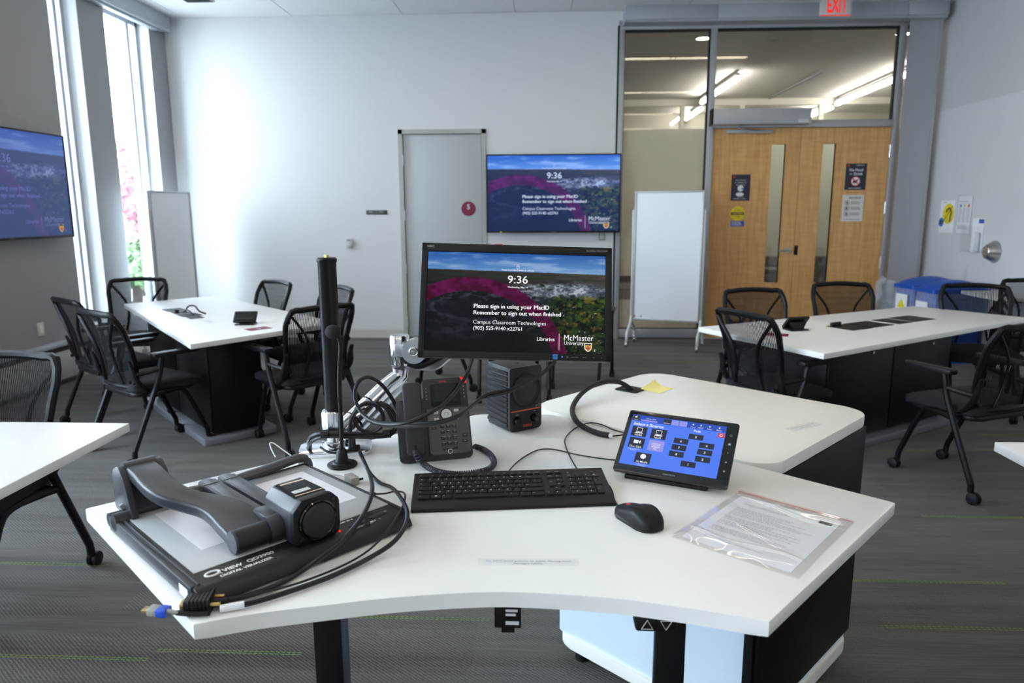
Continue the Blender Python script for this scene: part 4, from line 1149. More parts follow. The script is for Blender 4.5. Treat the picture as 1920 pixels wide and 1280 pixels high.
chairs = [
  # x, y of the back top; facing; label
  (-2.66, 4.10, (.56, .83), 'black mesh chair seen from behind at the left table, nearest its front corner'),
  (-3.22, 4.66, (.60, .80), 'black mesh chair seen from behind at the left table, next to the left wall'),
  (-3.57, 6.08, (.30, -.95), 'black mesh chair at the far end of the left table, before the window'),
  (-2.27, 5.85, (-.62, -.78), 'black mesh chair on the far side of the left table, left of the two there'),
  (-1.62, 5.42, (-.72, -.70), 'black mesh chair on the far side of the left table, behind the black pole'),
  (-1.40, 4.35, (-.755, .656), 'black mesh chair with its back to the monitor arm at the left table'),
  (-2.22, 2.75, (.03, -1.0), 'black mesh chair cut off at the left edge behind the nearest white table'),
  (1.15, 4.12, (.887, .46), 'black mesh chair seen from behind at the near end of the right table'),
  (1.52, 5.27, (.18, -.98), 'black mesh chair before the left wooden door, facing the right table'),
  (2.33, 5.72, (.02, -1.0), 'black mesh chair before the right wooden door, facing the right table'),
  (3.28, 5.60, (-.30, -.95), 'black mesh chair in front of the blue bins at the right table'),
  (3.98, 6.0, (-.45, -.90), 'black mesh chair half cut off at the right edge near the wall'),
  (2.45, 3.72, (-.40, .915), 'large black mesh chair turned from us at the lower right of the right table'),
  (-0.25, 5.52, (-.05, 1.0), 'black mesh chair hidden behind the monitor, its castors below the screen'),
  (-0.55, 6.12, (-.95, .30), 'black mesh chair farther back behind the monitor, left of the speaker'),
  (0.33, 6.45, (-.15, -.99), 'black mesh chair peeking out right of the monitor'),
]
proto = None
for x, y, f, lb in chairs:
    loc, rz = place_by_back(x, y, f)
    if proto is None:
        proto = make_chair(); proto.location = loc; proto.rotation_euler = (0, 0, rz); proto['label'] = lb; proto['group'] = 'black mesh nesting chairs'
    else:
        dup(proto, loc, rz, lb, 'black mesh nesting chairs')

# ================================================================== THE DESK
DZT = 0.865
dk = thing('corner_desk', 'white corner desk with a curved front on black lifting legs', 'desk', (-0.1, 1.55, 0))
def DL(p): return (p[0] + 0.1, p[1] - 1.55)
front = [(-0.55, 0.997), (-0.463, 1.031), (-0.367, 1.058), (-0.242, 1.090), (-0.11, 1.110), (-0.019, 1.112), (0.115, 1.100), (0.241, 1.073), (0.352, 1.041)]
P = []
fp, _ = catmull([Vector((*p, 0)) for p in front], [0] * len(front), 4, False)
P += [(v.x, v.y) for v in fp]
P += roundpoly([(0.352, 1.041), (0.772, 1.522), (0.02, 2.190), (-0.215, 2.183), (-1.004, 1.423), (-0.55, 0.997)], [0, 0.008, 0.03, 0.03, 0.008, 0], 3)[1:-1]
dtop = MB().prism([DL(p) for p in P], DZT - 0.028, DZT, 0.003)
obj('desktop', dtop, M['white'], dk)
for (x, y), a in (((-0.395, 1.19), 30), ((0.225, 1.185), -40)):
    X = Matrix.Translation((*DL((x, y)), 0)) @ Matrix.Rotation(math.radians(a * 0.15), 4, 'Z')
    l = obj('leg', MB(X).span((-0.026, -0.03, 0.30), (0.026, 0.03, DZT - 0.03), 0.004).span((-0.031, -0.036, 0.03), (0.031, 0.036, 0.56), 0.004), M['blackm'], dk)
    obj('foot_bar', MB(X).span((-0.035, -0.12, 0.0), (0.035, 0.55, 0.03), 0.006), M['blackm'], l)
obj('under_frame', MB().tube([(*DL((-0.395, 1.22)), DZT - 0.05), (*DL((-0.1, 1.72)), DZT - 0.05), (*DL((0.225, 1.215)), DZT - 0.05)], 0.02, 6, 0), M['blackm'], dk)
cp = obj('height_control', MB().box((*DL((0.186, 1.112)), DZT - 0.042), (0.070, 0.04, 0.027), 0.005), M['black'], dk)
def tri(cx, cz, s, up):
    q = 1 if up else -1
    return [(cx - s, 0, cz - s * .8 * q), (cx + s, 0, cz - s * .8 * q), (cx, 0, cz + s * .9 * q)]
m = MB(Matrix.Translation((*DL((0.186, 1.0915)), DZT - 0.042)))
for cxq, up in ((-0.02, True), (0.02, False)):
    m.tube(tri(cxq * .78, 0, 0.0095, up), 0.0008, 4, 0, closed=True)
obj('arrow_marks', m, M['whiteink'], cp)
t = thing('power_adapter', 'black power adapter box hanging under the desk front edge', 'adapter', (-0.066, 1.19, 0.742))
obj('body', MB().prism([(-0.024, -0.016), (0.024, -0.016), (0.024, 0.016), (-0.024, 0.016)], 0.016, 0.069, 0.004).prism([(-0.012, -0.01), (0.012, -0.01), (0.012, 0.01), (-0.012, 0.01)], 0.004, 0.018, 0.002), M['black'], t)
obj('hanger', MB().span((-0.02, -0.008, 0.066), (0.02, 0.012, 0.0955), 0.002), M['black'], t)
obj('print', MB().lines(-0.004, 0.02, [0.052, 0.044], 0.005, RX90, (0, -0.0165, 0)).box((0.008, -0.0165, 0.028), (0.024, 0.0006, 0.007)), M['whiteink'], t)

# taped paper labels (flat print under clear tape)
def taped(name, label, pos, rotz, w, d, ys, h, msgs=None):
    t = thing(name, label, 'label', pos, (0, 0, rotz))
    obj('paper_strip', MB().box((0, 0, 0.0003), (w, d, 0.0006)), M['paper'], t)
    m = MB()
    if msgs:
        for s, y, ww in msgs: m.text(s, w=ww, at=(0, y, 0.0009))
    obj('print', m, M['greyink'], t, 'flat')
    obj('clear_tape', MB().poly([(-w * .56, -d * .68, 0.0012), (w * .56, -d * .68, 0.0012), (w * .56, d * .68, 0.0012), (-w * .56, d * .68, 0.0012)]), M['tape'], t, 'flat')
    return t
taped('taped_label', 'clear taped strip with faint words near the desk front edge', (-0.03, 1.217, DZT), math.radians(1.5), 0.165, 0.018, None, 0, [('Do NOT touch position or cables. Moving them', 0.004, 0.155), ('damages cables.', -0.005, 0.055)])
taped('taped_label', 'long taped paper strip along the rear left desk edge', (-0.745, 1.660, DZT), math.radians(44.3), 0.30, 0.022, None, 0, [('Audio Instruction     Volume Control     1. Press screen to start', 0.002, 0.27)])

# ================================================================== ROLLING CABINET behind the desk
U = Vector((.74, -.672)); Vv = Vector((.672, .74))
def uv(u, v): p = U * u + Vv * v; return (p.x, p.y)
u0, u1, v0, v1 = -1.572, -0.742, 1.652, 2.366
cc = uv((u0 + u1) / 2, (v0 + v1) / 2)
cb = thing('lectern_cabinet', 'low white topped cabinet with dark mesh side behind the desk', 'cabinet', (cc[0], cc[1], 0), (0, 0, math.atan2(U.y, U.x)))
W, D = u1 - u0, v1 - v0
CT = 0.868
obj('cabinet_top', MB().prism(rrect(W, D, 0.085, 8), CT - 0.034, CT, 0.004), M['cream'], cb)
obj('side_panel', MB().prism(rrect(W - 0.115, D - 0.05, 0.03, 5, cx=0.045), 0.10, CT - 0.034, 0.0), M['cabwhite'], cb)
dw = obj('mesh_door', MB().span((W / 2 - 0.026, -D / 2 + 0.02, 0.115), (W / 2 - 0.008, D / 2 - 0.02, CT - 0.045), 0.003), M['darkpanel'], cb)
obj('door_edge', MB().span((W / 2 - 0.05, -D / 2 + 0.012, 0.108), (W / 2 - 0.024, -D / 2 + 0.03, CT - 0.036), 0.002), M['black'], cb)
obj('lock', MB().cyl((W / 2 - 0.01, -D / 2 + 0.09, CT - 0.07), (W / 2 + 0.004, -D / 2 + 0.09, CT - 0.07), 0.011, seg=14).box((W / 2 - 0.004, -D / 2 + 0.115, CT - 0.072), (0.012, 0.02, 0.016), 0.002), M['steel'], cb)
obj('bottom_shelf', MB().prism(rrect(W - 0.105, D - 0.03, 0.07, 8, cx=0.05), 0.058, 0.10, 0.005), M['cream'], cb)
for sx, sy in ((-1, -1), (1, -1), (1, 1), (-1, 1)):
    f = obj('foot', MB().cyl((sx * (W / 2 - 0.13) + 0.05, sy * (D / 2 - 0.075), 0.0), (sx * (W / 2 - 0.13) + 0.05, sy * (D / 2 - 0.075), 0.022), 0.026, 0.024, seg=16), M['blackr'], cb)
    obj('foot_stem', MB().cyl((sx * (W / 2 - 0.13) + 0.05, sy * (D / 2 - 0.075), 0.025), (sx * (W / 2 - 0.13) + 0.05, sy * (D / 2 - 0.075), 0.066), 0.014, seg=12), M['charcoal'], f)
gr = thing('cable_grommet', 'black square cable plate on the white cabinet top', 'grommet', (0.303, 2.505, CT), (0, 0, math.atan2(U.y, U.x) + .1))
obj('plate', MB().prism(rrect(0.088, 0.075, 0.008), 0, 0.004, 0.001), M['blackr'], gr)
obj('slot', MB().lathe([(0, 0.0042), (0.016, 0.0042), (0.018, 0.006), (0, 0.006)], 18), M['black'], gr)
sn = thing('sticky_note', 'yellow sticky note curling up beside the cable plate', 'note', (0.400, 2.515, CT), (0, 0, math.radians(-38)))
obj('sheet', MB().grid(lambda u, v: (-0.038 + 0.076 * u, -0.05 + 0.10 * v, 0.001 + 0.017 * max(0, 0.55 - u) ** 2 * 3 * (0.3 + v)), 8, 6), M['sticky'], sn)
taped('taped_label', 'taped paper label near the right corner of the white cabinet top', (0.765, 2.075, CT), math.radians(34), 0.115, 0.028, None, 0, [('DO NOT remove cables from', 0.005, 0.105), ('back plate', -0.006, 0.045)])

# ================================================================== MONITOR ARM
AX, AY = -0.567, 1.812
ar = thing('monitor_mount', 'polished metal monitor arm with a tall black pole clamped at the desk edge', 'monitor arm', (AX, AY, DZT))
A2 = math.radians(12)
obj('base_plate', MB(Matrix.Rotation(A2, 4, 'Z')).prism(rrect(0.19, 0.115, 0.03, 6, cx=0.005, cy=0.012), 0.0, 0.012, 0.003), M['chrome'], ar)
obj('pole_collar', MB().lathe([(0.030, 0.012), (0.030, 0.030), (0.025, 0.034), (0.025, 0.048), (0.029, 0.052), (0.029, 0.112), (0.026, 0.116), (0.0, 0.116)], 32), M['chrome'], ar)
obj('pole', MB().lathe([(0.0, 0.11), (0.0235, 0.11), (0.0235, 0.506), (0.026, 0.510), (0.026, 0.516), (0.022, 0.520), (0.0, 0.520)], 28, (0.006, 0, 0)), M['pole'], ar)
obj('pole_bolt', MB().cyl((0.006, 0, 0.519), (0.006, 0, 0.526), 0.007, seg=6), M['gold'], ar)
E0 = Vector((0.02, 0.02, 0.052)); E1 = Vector((0.138, 0.155, 0.166))
d_ = (E1 - E0).normalized()
obj('lower_arm', MB().tube([E0, E0 + d_ * 0.03, E1 - d_ * 0.035, E1 + Vector((0.012, 0.012, 0.006)), E1 + Vector((0.014, 0.014, 0.05))], 0.026, 14, 2, radii=[0.030, 0.027, 0.025, 0.026, 0.026], up=(0, 0, 1)), M['chrome'], ar)
obj('arm_cover', MB(Matrix.Translation((0.0, 0.0, -0.026))).tube([E0 + d_ * 0.02, E1 + Vector((0.0, 0.0, 0.0)), E1 + Vector((0.016, 0.016, 0.02))], 0.02, 10, 2, radii=[0.022, 0.024, 0.022]), M['chromeb'], ar)
EX, EY, EZ = E1.x + 0.014, E1.y + 0.014, E1.z + 0.05
obj('elbow_post', MB().lathe([(0.0, 0.0), (0.0275, 0.0), (0.0275, 0.004), (0.029, 0.006), (0.029, 0.082), (0.026, 0.086), (0.0, 0.084)], 28, (EX, EY, EZ - 0.012)), M['chrome'], ar)
DC = Vector((EX + 0.048, EY - 0.025, EZ + 0.034))
tl = obj('tilt_head', MB().cyl(DC + Vector((0, -0.022, 0)), DC + Vector((0, 0.022, 0)), 0.034, seg=28).box(DC + Vector((0.045, 0.0, 0.020)), (0.10, 0.04, 0.05), 0.006, rot=(0, -0.55, 0)).box(DC + Vector((-0.03, 0.01, 0)), (0.06, 0.03, 0.04), 0.006), M['chromeb'], ar)
obj('pivot_bolt', MB().lathe([(0, -0.0245), (0.006, -0.0245), (0.008, -0.0225), (0.011, -0.0245), (0.014, -0.0225), (0.014, -0.02)], 24, tuple(DC), 'y'), M['steel'], tl)
obj('friction_pad', MB().tube([DC + Vector((-0.02, 0.0, -0.035)), DC + Vector((0.01, 0.0, -0.042)), DC + Vector((0.05, 0.0, -0.028)), DC + Vector((0.10, 0.0, 0.0))], 0.012, 8), M['black'], tl)
obj('lower_bracket', MB().tube([DC + Vector((0.0, 0.02, -0.045)), DC + Vector((0.05, 0.02, -0.045)), DC + Vector((0.09, 0.02, -0.015))], 0.016, 8), M['chromeb'], tl)
for k, f in enumerate((0.22, 0.52)):
    c = E0.lerp(E1, f)
    a = d_.orthogonal().normalized(); b = d_.cross(a)
    obj('cable_tie', MB().tube([c + (a * math.cos(q) + b * math.sin(q)) * 0.0295 + Vector((0, 0, -0.004)) for q in [2 * PI * j / 14 for j in range(14)]], 0.0022, 6, 1, closed=True), M['black'], ar)

# ================================================================== MONITOR
mo = thing('desk_monitor', 'black desktop monitor on the metal arm showing a sign in page', 'monitor', (-0.0797, 1.8902, 1.2586), (math.radians(-18.41), math.radians(1.93), math.radians(3.38)))
bw_, bh0, bh1 = 0.255, -0.152, 0.1565
f = MB()
f.span((-bw_, -0.008, bh0), (-0.238, 0.02, bh1), 0.002).span((0.238, -0.008, bh0), (bw_, 0.02, bh1), 0.002)
f.span((-bw_, -0.008, 0.134), (bw_, 0.02, bh1), 0.002).span((-bw_, -0.008, bh0), (bw_, 0.02, -0.134), 0.002)
obj('bezel', f, M['black'], mo)
obj('back_shell', MB().span((-bw_ + 0.004, 0.012, bh0 + 0.004), (bw_ - 0.004, 0.03, bh1 - 0.004), 0.006).box((0, 0.04, 0), (0.34, 0.03, 0.2), 0.012).box((0, 0.06, 0), (0.11, 0.02, 0.11), 0.004), M['black'], mo)
obj('logo', MB().text('NEC', w=0.019, h=0.0062, at=(-0.2315, -0.0086, 0.1465), R=RX90, bold=.02).text('AccuSync AS222WM', w=0.056, at=(0.213, -0.0086, 0.1455), R=RX90, italic=.2), M['greyink'], mo, 'flat')
m = MB().text('INPUT/RESET', w=0.018, at=(0.158, -0.0086, -0.1425), R=RX90).text('SELECT', w=0.010, at=(0.183, -0.0086, -0.1425), R=RX90).text('-', w=0.003, at=(0.207, -0.0086, -0.1425), R=RX90).text('+', w=0.003, at=(0.228, -0.0086, -0.1425), R=RX90)
m.tube([(0.138 + 0.002 * math.cos(q), -0.0086, -0.1425 + 0.002 * math.sin(q)) for q in [k * PI / 4 for k in range(8)]], 0.0005, 4, 1, closed=True)
obj('button_marks', m, M['greyink'], mo)
st = obj('energy_sticker', MB().box((0.106, -0.0086, -0.1425), (0.0125, 0.0008, 0.0125)), M['bluesticker'], mo)
obj('sticker_print', MB().lines(0.101, 0.111, [-0.139, -0.1425, -0.146], 0.0012, RX90, (0, -0.0092, 0)), M['navy'], st, 'flat')
obj('power_light', MB().sphere((0.1245, -0.0085, -0.1425), 0.0020, seg=10), M['led_blue'], mo)
MON = mo

# ================================================================== DESK PHONE
ph = thing('desk_phone', 'grey desk telephone with screen, keypad and handset on a cradle', 'telephone', (-0.368, 1.719, DZT), (0, 0, math.radians(18.2)))
T = math.radians(23.85)
PX = Matrix.Translation((0, 0, 0.004)) @ Matrix.Rotation(-T, 4, 'X')       # face plane: x right, z up the face, -y towards the user
obj('body', MB(PX).prism([(0, 0), (0, 0), (0, 0)], 0, 0) if False else MB(PX @ Matrix.Rotation(PI / 2, 4, 'X')).prism(roundpoly([(0, 0), (0.19, 0), (0.19, 0.212), (0.072, 0.212), (0.072, 0.160), (0, 0.160)], [0.012, 0.012, 0.010, 0.010, 0.002, 0.012], 5), -0.016, 0.0, 0.004), M['phone'], ph)
obj('stand', MB().rings([[Vector(p) for p in r] for r in ([(0.02, 0.0, 0.001), (0.17, 0.0, 0.001), (0.17, 0.115, 0.001), (0.02, 0.115, 0.001)], [(0.03, 0.06, 0.11), (0.16, 0.06, 0.11), (0.16, 0.085, 0.11), (0.03, 0.085, 0.11)])]), M['phone'], ph)
FP = PX @ Matrix.Rotation(PI / 2, 4, 'X')       # now x right, y up the face, z towards the user
obj('face_plate', MB(FP).prism(roundpoly([(0.078, 0.012), (0.186, 0.012), (0.186, 0.132), (0.078, 0.132)], [0.012, 0.010, 0.002, 0.002], 5), 0.0, 0.002, 0.0008), M['phonem'], ph)
sb = obj('screen_surround', MB(FP).prism(rrect(0.078, 0.060, 0.003, 3, cx=0.131, cy=0.168), 0, 0.003, 0.001), M['black'], ph)
obj('phone_screen', MB(FP).prism(rrect(0.069, 0.045, 0.001, 2, cx=0.131, cy=0.172), 0.003, 0.0036), M['blackg'], sb)
obj('logo', MB(FP).text('AVAYA', w=0.021, at=(0.126, 0.2035, 0.0006), bold=.03), M['red'], ph, 'flat')
obj('message_light', MB(FP).prism(roundpoly([(0.182, 0.196), (0.1905, 0.196), (0.1905, 0.206), (0.178, 0.2125), (0.173, 0.2125)], [0, 0, 0.004, 0.004, 0]), -0.004, 0.0016), M['led_red'], ph)
kk = MB(FP).prism(rrect(0.011, 0.0085, 0.001, 2), 0.002, 0.0048, 0.0008).mesh('key')
kk.materials.append(M['blackg'])
labs = ['1', '2', '3', '4', '5', '6', '7', '8', '9', '*', '0', '#']
pm = MB(FP)
for k in range(12):
    x, y = 0.1145 + (k % 3) * 0.0155, 0.0845 - (k // 3) * 0.0150
    o = obj('key', MB(FP).prism(rrect(0.0112, 0.0088, 0.001, 2, cx=x, cy=y), 0.002, 0.0046, 0.0008), M['blackg'], ph)
    pm.text(labs[k], h=0.0034, at=(x, y - 0.001, 0.0049)).box((x, y + 0.0028, 0.0048), (0.006, 0.0008, 0.0002))
for x, y, w_, h_, mm in ((0.093, 0.0815, 0.014, 0.0065, 'blackg'), (0.172, 0.0575, 0.0135, 0.0065, 'blackg'), (0.172, 0.0425, 0.0135, 0.0065, 'blackg'), (0.1015, 0.122, 0.0125, 0.0065, 'silver'), (0.1015, 0.1045, 0.0125, 0.0065, 'silver'), (0.155, 0.124, 0.0125, 0.0065, 'silver'), (0.1555, 0.1045, 0.0125, 0.0065, 'silver')):
    obj('key', MB(FP).prism(rrect(w_, h_, 0.0015, 3, cx=x, cy=y), 0.001, 0.0042, 0.0008), M[mm], ph)
    pm.box((x, y, 0.0044), (0.004, 0.0016, 0.0002))
obj('volume_bar', MB(FP).prism(roundpoly([(0.110, 0.0235), (0.1505, 0.0235), (0.1505, 0.030), (0.138, 0.030), (0.130, 0.0265), (0.122, 0.030), (0.110, 0.030)], 0.001, 2), 0.002, 0.0042, 0.0006), M['blackg'], ph)
obj('speaker_key', MB(FP).lathe([(0, 0.0046), (0.0042, 0.0046), (0.0046, 0.004), (0.0048, 0.002)], 20, (0.130, 0.0185, 0)), M['blackg'], ph)
obj('key_ring', MB(FP).lathe([(0.0046, 0.002), (0.0046, 0.0042), (0.0060, 0.0042), (0.0062, 0.002)], 24, (0.130, 0.0185, 0)), M['silver'], ph)
obj('dial_ring', MB(FP).lathe([(0, 0.002), (0.0165, 0.002), (0.0165, 0.0030), (0, 0.0030)], 32, (0.1285, 0.1155, 0)), M['black'], ph)
obj('dial_pad', MB(FP).lathe([(0.0056, 0.0044), (0.0058, 0.005), (0.013, 0.005), (0.0138, 0.0042), (0.0138, 0.003)], 32, (0.1285, 0.1155, 0)).lathe([(0, 0.0046), (0.005, 0.0046), (0.0052, 0.003)], 24, (0.1285, 0.1155, 0)), M['silver'], ph)
for k in range(4):
    for x in (0.0805, 0.181):
        pm.box((x, 0.187 - k * 0.0093, 0.0008), (0.0035, 0.003, 0.0004)); 
pm.lines(0.113, 0.152, [0.1425], 0.003)
obj('key_marks', pm, M['greyink'], ph, 'flat')
# handset lying in its cradle
cr = obj('cradle', MB(FP).prism(roundpoly([(0.004, 0.006), (0.074, 0.006), (0.074, 0.156), (0.004, 0.156)], 0.010, 4), 0.0, 0.006, 0.002), M['phone'], ph)
HS = FP @ Matrix.Translation((0.040, 0.108, 0.020)) @ Matrix.Rotation(math.radians(1.5), 4, 'X')
hm = MB(HS)
hm.rings([[Vector((x, y, z)) for x, y in rrect(w_, l_, 0.011, 5)] for z, w_, l_ in ((-0.012, 0.042, 0.180), (-0.009, 0.047, 0.186), (0.006, 0.048, 0.187), (0.0105, 0.0455, 0.184), (0.012, 0.040, 0.178))])
hs = obj('handset', hm, M['phone'], ph)
for yy_ in (0.066, -0.066): obj('earpiece', MB(HS).box((0, yy_, -0.013), (0.044, 0.045, 0.012), 0.004), M['phone'], hs)
# coiled cord
wp = [(-0.327, 1.708, 0.905), (-0.318, 1.689, 0.895), (-0.304, 1.695, 0.876), (-0.264, 1.652, 0.874), (-0.216, 1.636, 0.874), (-0.171, 1.648, 0.874), (-0.141, 1.671, 0.874), (-0.129, 1.714, 0.874), (-0.141, 1.773, 0.874), (-0.165, 1.819, 0.874), (-0.191, 1.844, 0.874)]
cpts, _ = catmull([Vector(p) for p in wp], [0] * len(wp), 14, False)
L_ = [0]
for a, b in zip(cpts[:-1], cpts[1:]): L_.append(L_[-1] + (b - a).length)
hel = []
pitch = 0.0058
nst = int(L_[-1] / pitch * 12)
j = 0
for k in range(nst):
    s_ = L_[-1] * k / (nst - 1)
    while j < len(L_) - 2 and L_[j + 1] < s_: j += 1
    f_ = (s_ - L_[j]) / max(1e-9, L_[j + 1] - L_[j])
    c = cpts[j].lerp(cpts[j + 1], min(1, f_)); tn = (cpts[j + 1] - cpts[j]).normalized()
    a = tn.cross(Vector((0, 0, 1))).normalized(); b = a.cross(tn)
    q = 2 * PI * k / 12
    hel.append(c + (a * math.cos(q) + b * math.sin(q)) * 0.0058)
o = obj('coiled_cord', MB().tube(to_local(ph, hel), 0.0023, 5, 0), M['cord'], ph)
hp_ = to_local(ph, [wp[0]])[0]
obj('cord_plug', MB().cyl(hp_, hp_ + Vector((0, -0.003, 0.016)), 0.0035, seg=8), M['black'], ph)

# ================================================================== SPEAKER
sp = thing('desk_speaker', 'small black loudspeaker with an orange line and ribbed sides', 'speaker', (-0.0965, 2.075, DZT), (0, 0, math.radians(36)))
sw, sd, sh = 0.112, 0.122, 0.190
obj('cabinet', MB().box((0, 0, sh / 2 + 0.002), (sw - 0.006, sd, sh), 0.005), M['charcoald'], sp)
obj('front_panel', MB(Matrix.Translation((0, -sd / 2 + 0.002, 0)) @ RX90).prism(rrect(sw, sh, 0.010, 5, cy=sh / 2 + 0.002), 0.0, 0.008, 0.002), M['charcoald'], sp)
for s in (-1, 1):
    m = MB()
    for k in range(11):
        z = 0.012 + k * 0.0155
        m.box((s * (sw / 2 - 0.003), 0.004, z + 0.0065), (0.006, sd - 0.010, 0.0120), 0.0018, seg=1)
    obj('side_ribs', m, M['black'], sp)
yf = -sd / 2 - 0.006
obj('cone_surround', MB().lathe([(0.048, 0.0), (0.051, -0.003), (0.047, -0.004), (0.044, 0.0)], 40, (0.0, yf, 0.122), 'y'), M['black'], sp)
obj('speaker_cone', MB().lathe([(0.0, 0.004), (0.014, 0.006), (0.040, -0.0005), (0.0475, -0.003), (0.0475, 0.0)], 40, (0.0, yf - 0.0002, 0.122), 'y'), M['lens'], sp)
obj('orange_line', MB().box((0, yf - 0.0002, 0.0625), (sw - 0.006, 0.0012, 0.0032)), M['orange'], sp)
for x, z, r in ((-0.031, 0.032, 0.0125), (0.031, 0.034, 0.0125)):
    k_ = obj('knob', MB().lathe([(0.0, -0.012), (r * .8, -0.012), (r * .9, -0.010), (r, 0.0)], 24, (x, yf, z), 'y'), M['black'], sp)
    if x > 0: obj('knob_cap', MB().lathe([(0, -0.0145), (0.006, -0.0145), (0.0065, -0.012)], 16, (x, yf, z), 'y'), M['charcoal'], k_)
m = MB().text('6301', w=0.018, at=(0.043, yf - 0.0006, 0.0705), R=RX90, italic=.15)
for k in range(11):
    q = math.radians(225 - k * 27); m.box((0.031 + 0.017 * math.cos(q), yf - 0.0005, 0.034 + 0.017 * math.sin(q)), (0.0012, 0.0004, 0.0012))
m.lines(-0.038, -0.022, [0.052, 0.049], 0.0016, RX90, (0, yf - 0.0006, 0)).lines(0.026, 0.037, [0.0555], 0.0016, RX90, (0, yf - 0.0006, 0))
obj('print', m, M['greyink'], sp, 'flat')
obj('logo', MB().text('FOSTEX', w=0.032, h=0.0075, at=(0.006, yf - 0.0006, 0.0145), R=RX90, bold=.03), M['orange'], sp, 'flat')
obj('top_mark', MB().tube([(-0.01, -0.02, sh + 0.002), (-0.006, -0.014, sh + 0.002), (0.004, -0.014, sh + 0.002), (0.008, -0.02, sh + 0.002)], 0.001, 5), M['black'], sp)

# ================================================================== KEYBOARD
kb = thing('keyboard', 'black full size keyboard in the middle of the desk', 'keyboard', (-0.287, 1.424, DZT), (0, 0, math.radians(7.2)))
KW, KD = 0.447, 0.168
side = [(0.0, 0.001), (0.0, 0.006), (0.004, 0.009), (0.043, 0.0115), (KD - 0.004, 0.0275), (KD, 0.025), (KD, 0.012), (KD - 0.02, 0.004)]
X = Matrix(((0, 0, 1, 0), (1, 0, 0, 0), (0, 1, 0, 0), (0, 0, 0, 1)))   # prism xy->yz, z->x
obj('case', MB(X).prism(side, 0.0, KW, 0.0025), M['black'], kb)
sl = math.atan2(0.016, KD - 0.047)
KP = Matrix.Translation((0.0, 0.043, 0.0115)) @ Matrix.Rotation(sl, 4, 'X')
pit = 0.0189
rows = []
def row(y, h, keys): rows.append((y, h, keys))
x0 = 0.012
main = [
 (0.0085, 0.0172, [('Ctrl', 1.35), ('#', 1.15), ('Alt', 1.2), ('', 5.75), ('Alt', 1.15), ('Fn', 1.2), ('Ctrl', 1.45)]),
 (0.0085 + 1 * 0.0186, 0.0172, [('Shift', 2.25)] + [(c, 1) for c in 'ZXCVBNM,./'] + [('Shift', 2.75)]),
 (0.0085 + 2 * 0.0186, 0.0172, [('CapsLk', 1.75)] + [(c, 1) for c in "ASDFGHJKL;'"] + [('Enter', 2.25)]),
 (0.0085 + 3 * 0.0186, 0.0172, [('Tab', 1.5)] + [(c, 1) for c in 'QWERTYUIOP[]'] + [('\\', 1.5)]),
 (0.0085 + 4 * 0.0186, 0.0172, [(c, 1) for c in '`1234567890-='] + [('Backspace', 2)]),
 (0.0085 + 4.82 * 0.0186 + 0.004, 0.0105, [('Esc', 1.25), ('', .2)] + [('F%d' % k, .97) for k in range(1, 13)] + [('', .1), ('PrtSc', .9), ('Delete', 0.9)]),
]
keymesh = {}
lg = MB(KP)
def key(x, y, w, h, s):
    kid = (round(w, 5), round(h, 5))
    if kid not in keymesh:
        mb_ = MB()
        mb_.rings([[Vector((px, py, z)) for px, py in rrect(w - 0.0022 - i_, h - 0.0022 - i_, 0.0018, 2)] for z, i_ in ((0.0, 0.0), (0.0022, 0.0004), (0.0032, 0.0018))])
        me = mb_.mesh('key'); me.materials.append(M['black']); keymesh[kid] = me
    o = obj('key', keymesh[kid], M['black'], kb)
    o.matrix_local = KP @ Matrix.Translation((x, y, 0.0))
    if s == '#':
        for dx in (-0.0013, 0.0013):
            for dy in (-0.0011, 0.0011): lg.box((x + dx, y + 0.001 + dy, 0.0035), (0.0022, 0.0018, 0.0001))
    elif len(s) == 1: lg.text(s, h=0.0036 if s.isalnum() else 0.0026, at=(x - w * 0.14, y + 0.0024, 0.0034), bold=.02)
    elif s: lg.text(s, h=0.0022, at=(x - w / 2 + 0.003, y + 0.002, 0.0034), align='l')
for y, h, keys in main:
    tot = sum(k[1] for k in keys); sc_ = 0.2845 / tot
    x = x0
    for s, u in keys:
        w = u * sc_
        if not (s == '' and u < 1): key(x + w / 2, y, w, h, s)
        x += w
xn = x0 + 0.2845 + 0.010
for r_, names in ((5, ['Pause', 'Scroll']), ):
    for k, s in enumerate(names): key(xn + 0.0195 * k + 0.011, main[5][0], 0.0185, 0.0105, s)
for k, s in enumerate(('Home', 'End')): key(xn + 0.011 + 0.0195 * k, main[4][0], 0.0185, 0.0172, s)
key(xn + 0.011, main[3][0] - 0.0093, 0.0185, 0.0355, 'Insert')
key(xn + 0.0305, main[3][0], 0.0185, 0.0172, 'PgUp'); key(xn + 0.0305, main[2][0], 0.0185, 0.0172, 'PgDn')
xa = xn + 0.004
key(xa + 0.0165, main[1][0], 0.0185, 0.0172, '^')
for k in range(3): key(xa - 0.003 + 0.0195 * k, main[0][0], 0.0185, 0.0172, '<v>'[k])
xp = xn + 0.058
for c_ in range(3):
    key(xp + 0.0195 * c_, main[4][0], 0.0185, 0.0172, ('Num', '/', '*')[c_])
    for r_ in range(3): key(xp + 0.0195 * c_, main[3 - r_][0], 0.0185, 0.0172, str(7 + c_ - 3 * r_))
key(xp + 0.0195 * 3, main[4][0], 0.0185, 0.0172, '-')
key(xp + 0.0195 * 3, main[3][0] - 0.0093, 0.0185, 0.0355, '+'); key(xp + 0.0195 * 3, main[1][0] - 0.0093, 0.0185, 0.0355, 'Enter')
key(xp + 0.0098, main[0][0], 0.038, 0.0172, '0'); key(xp + 0.039, main[0][0], 0.0185, 0.0172, '.')
o = obj('key_legends', lg, M['whiteink'], kb, 'flat'); o['kind'] = 'stuff'
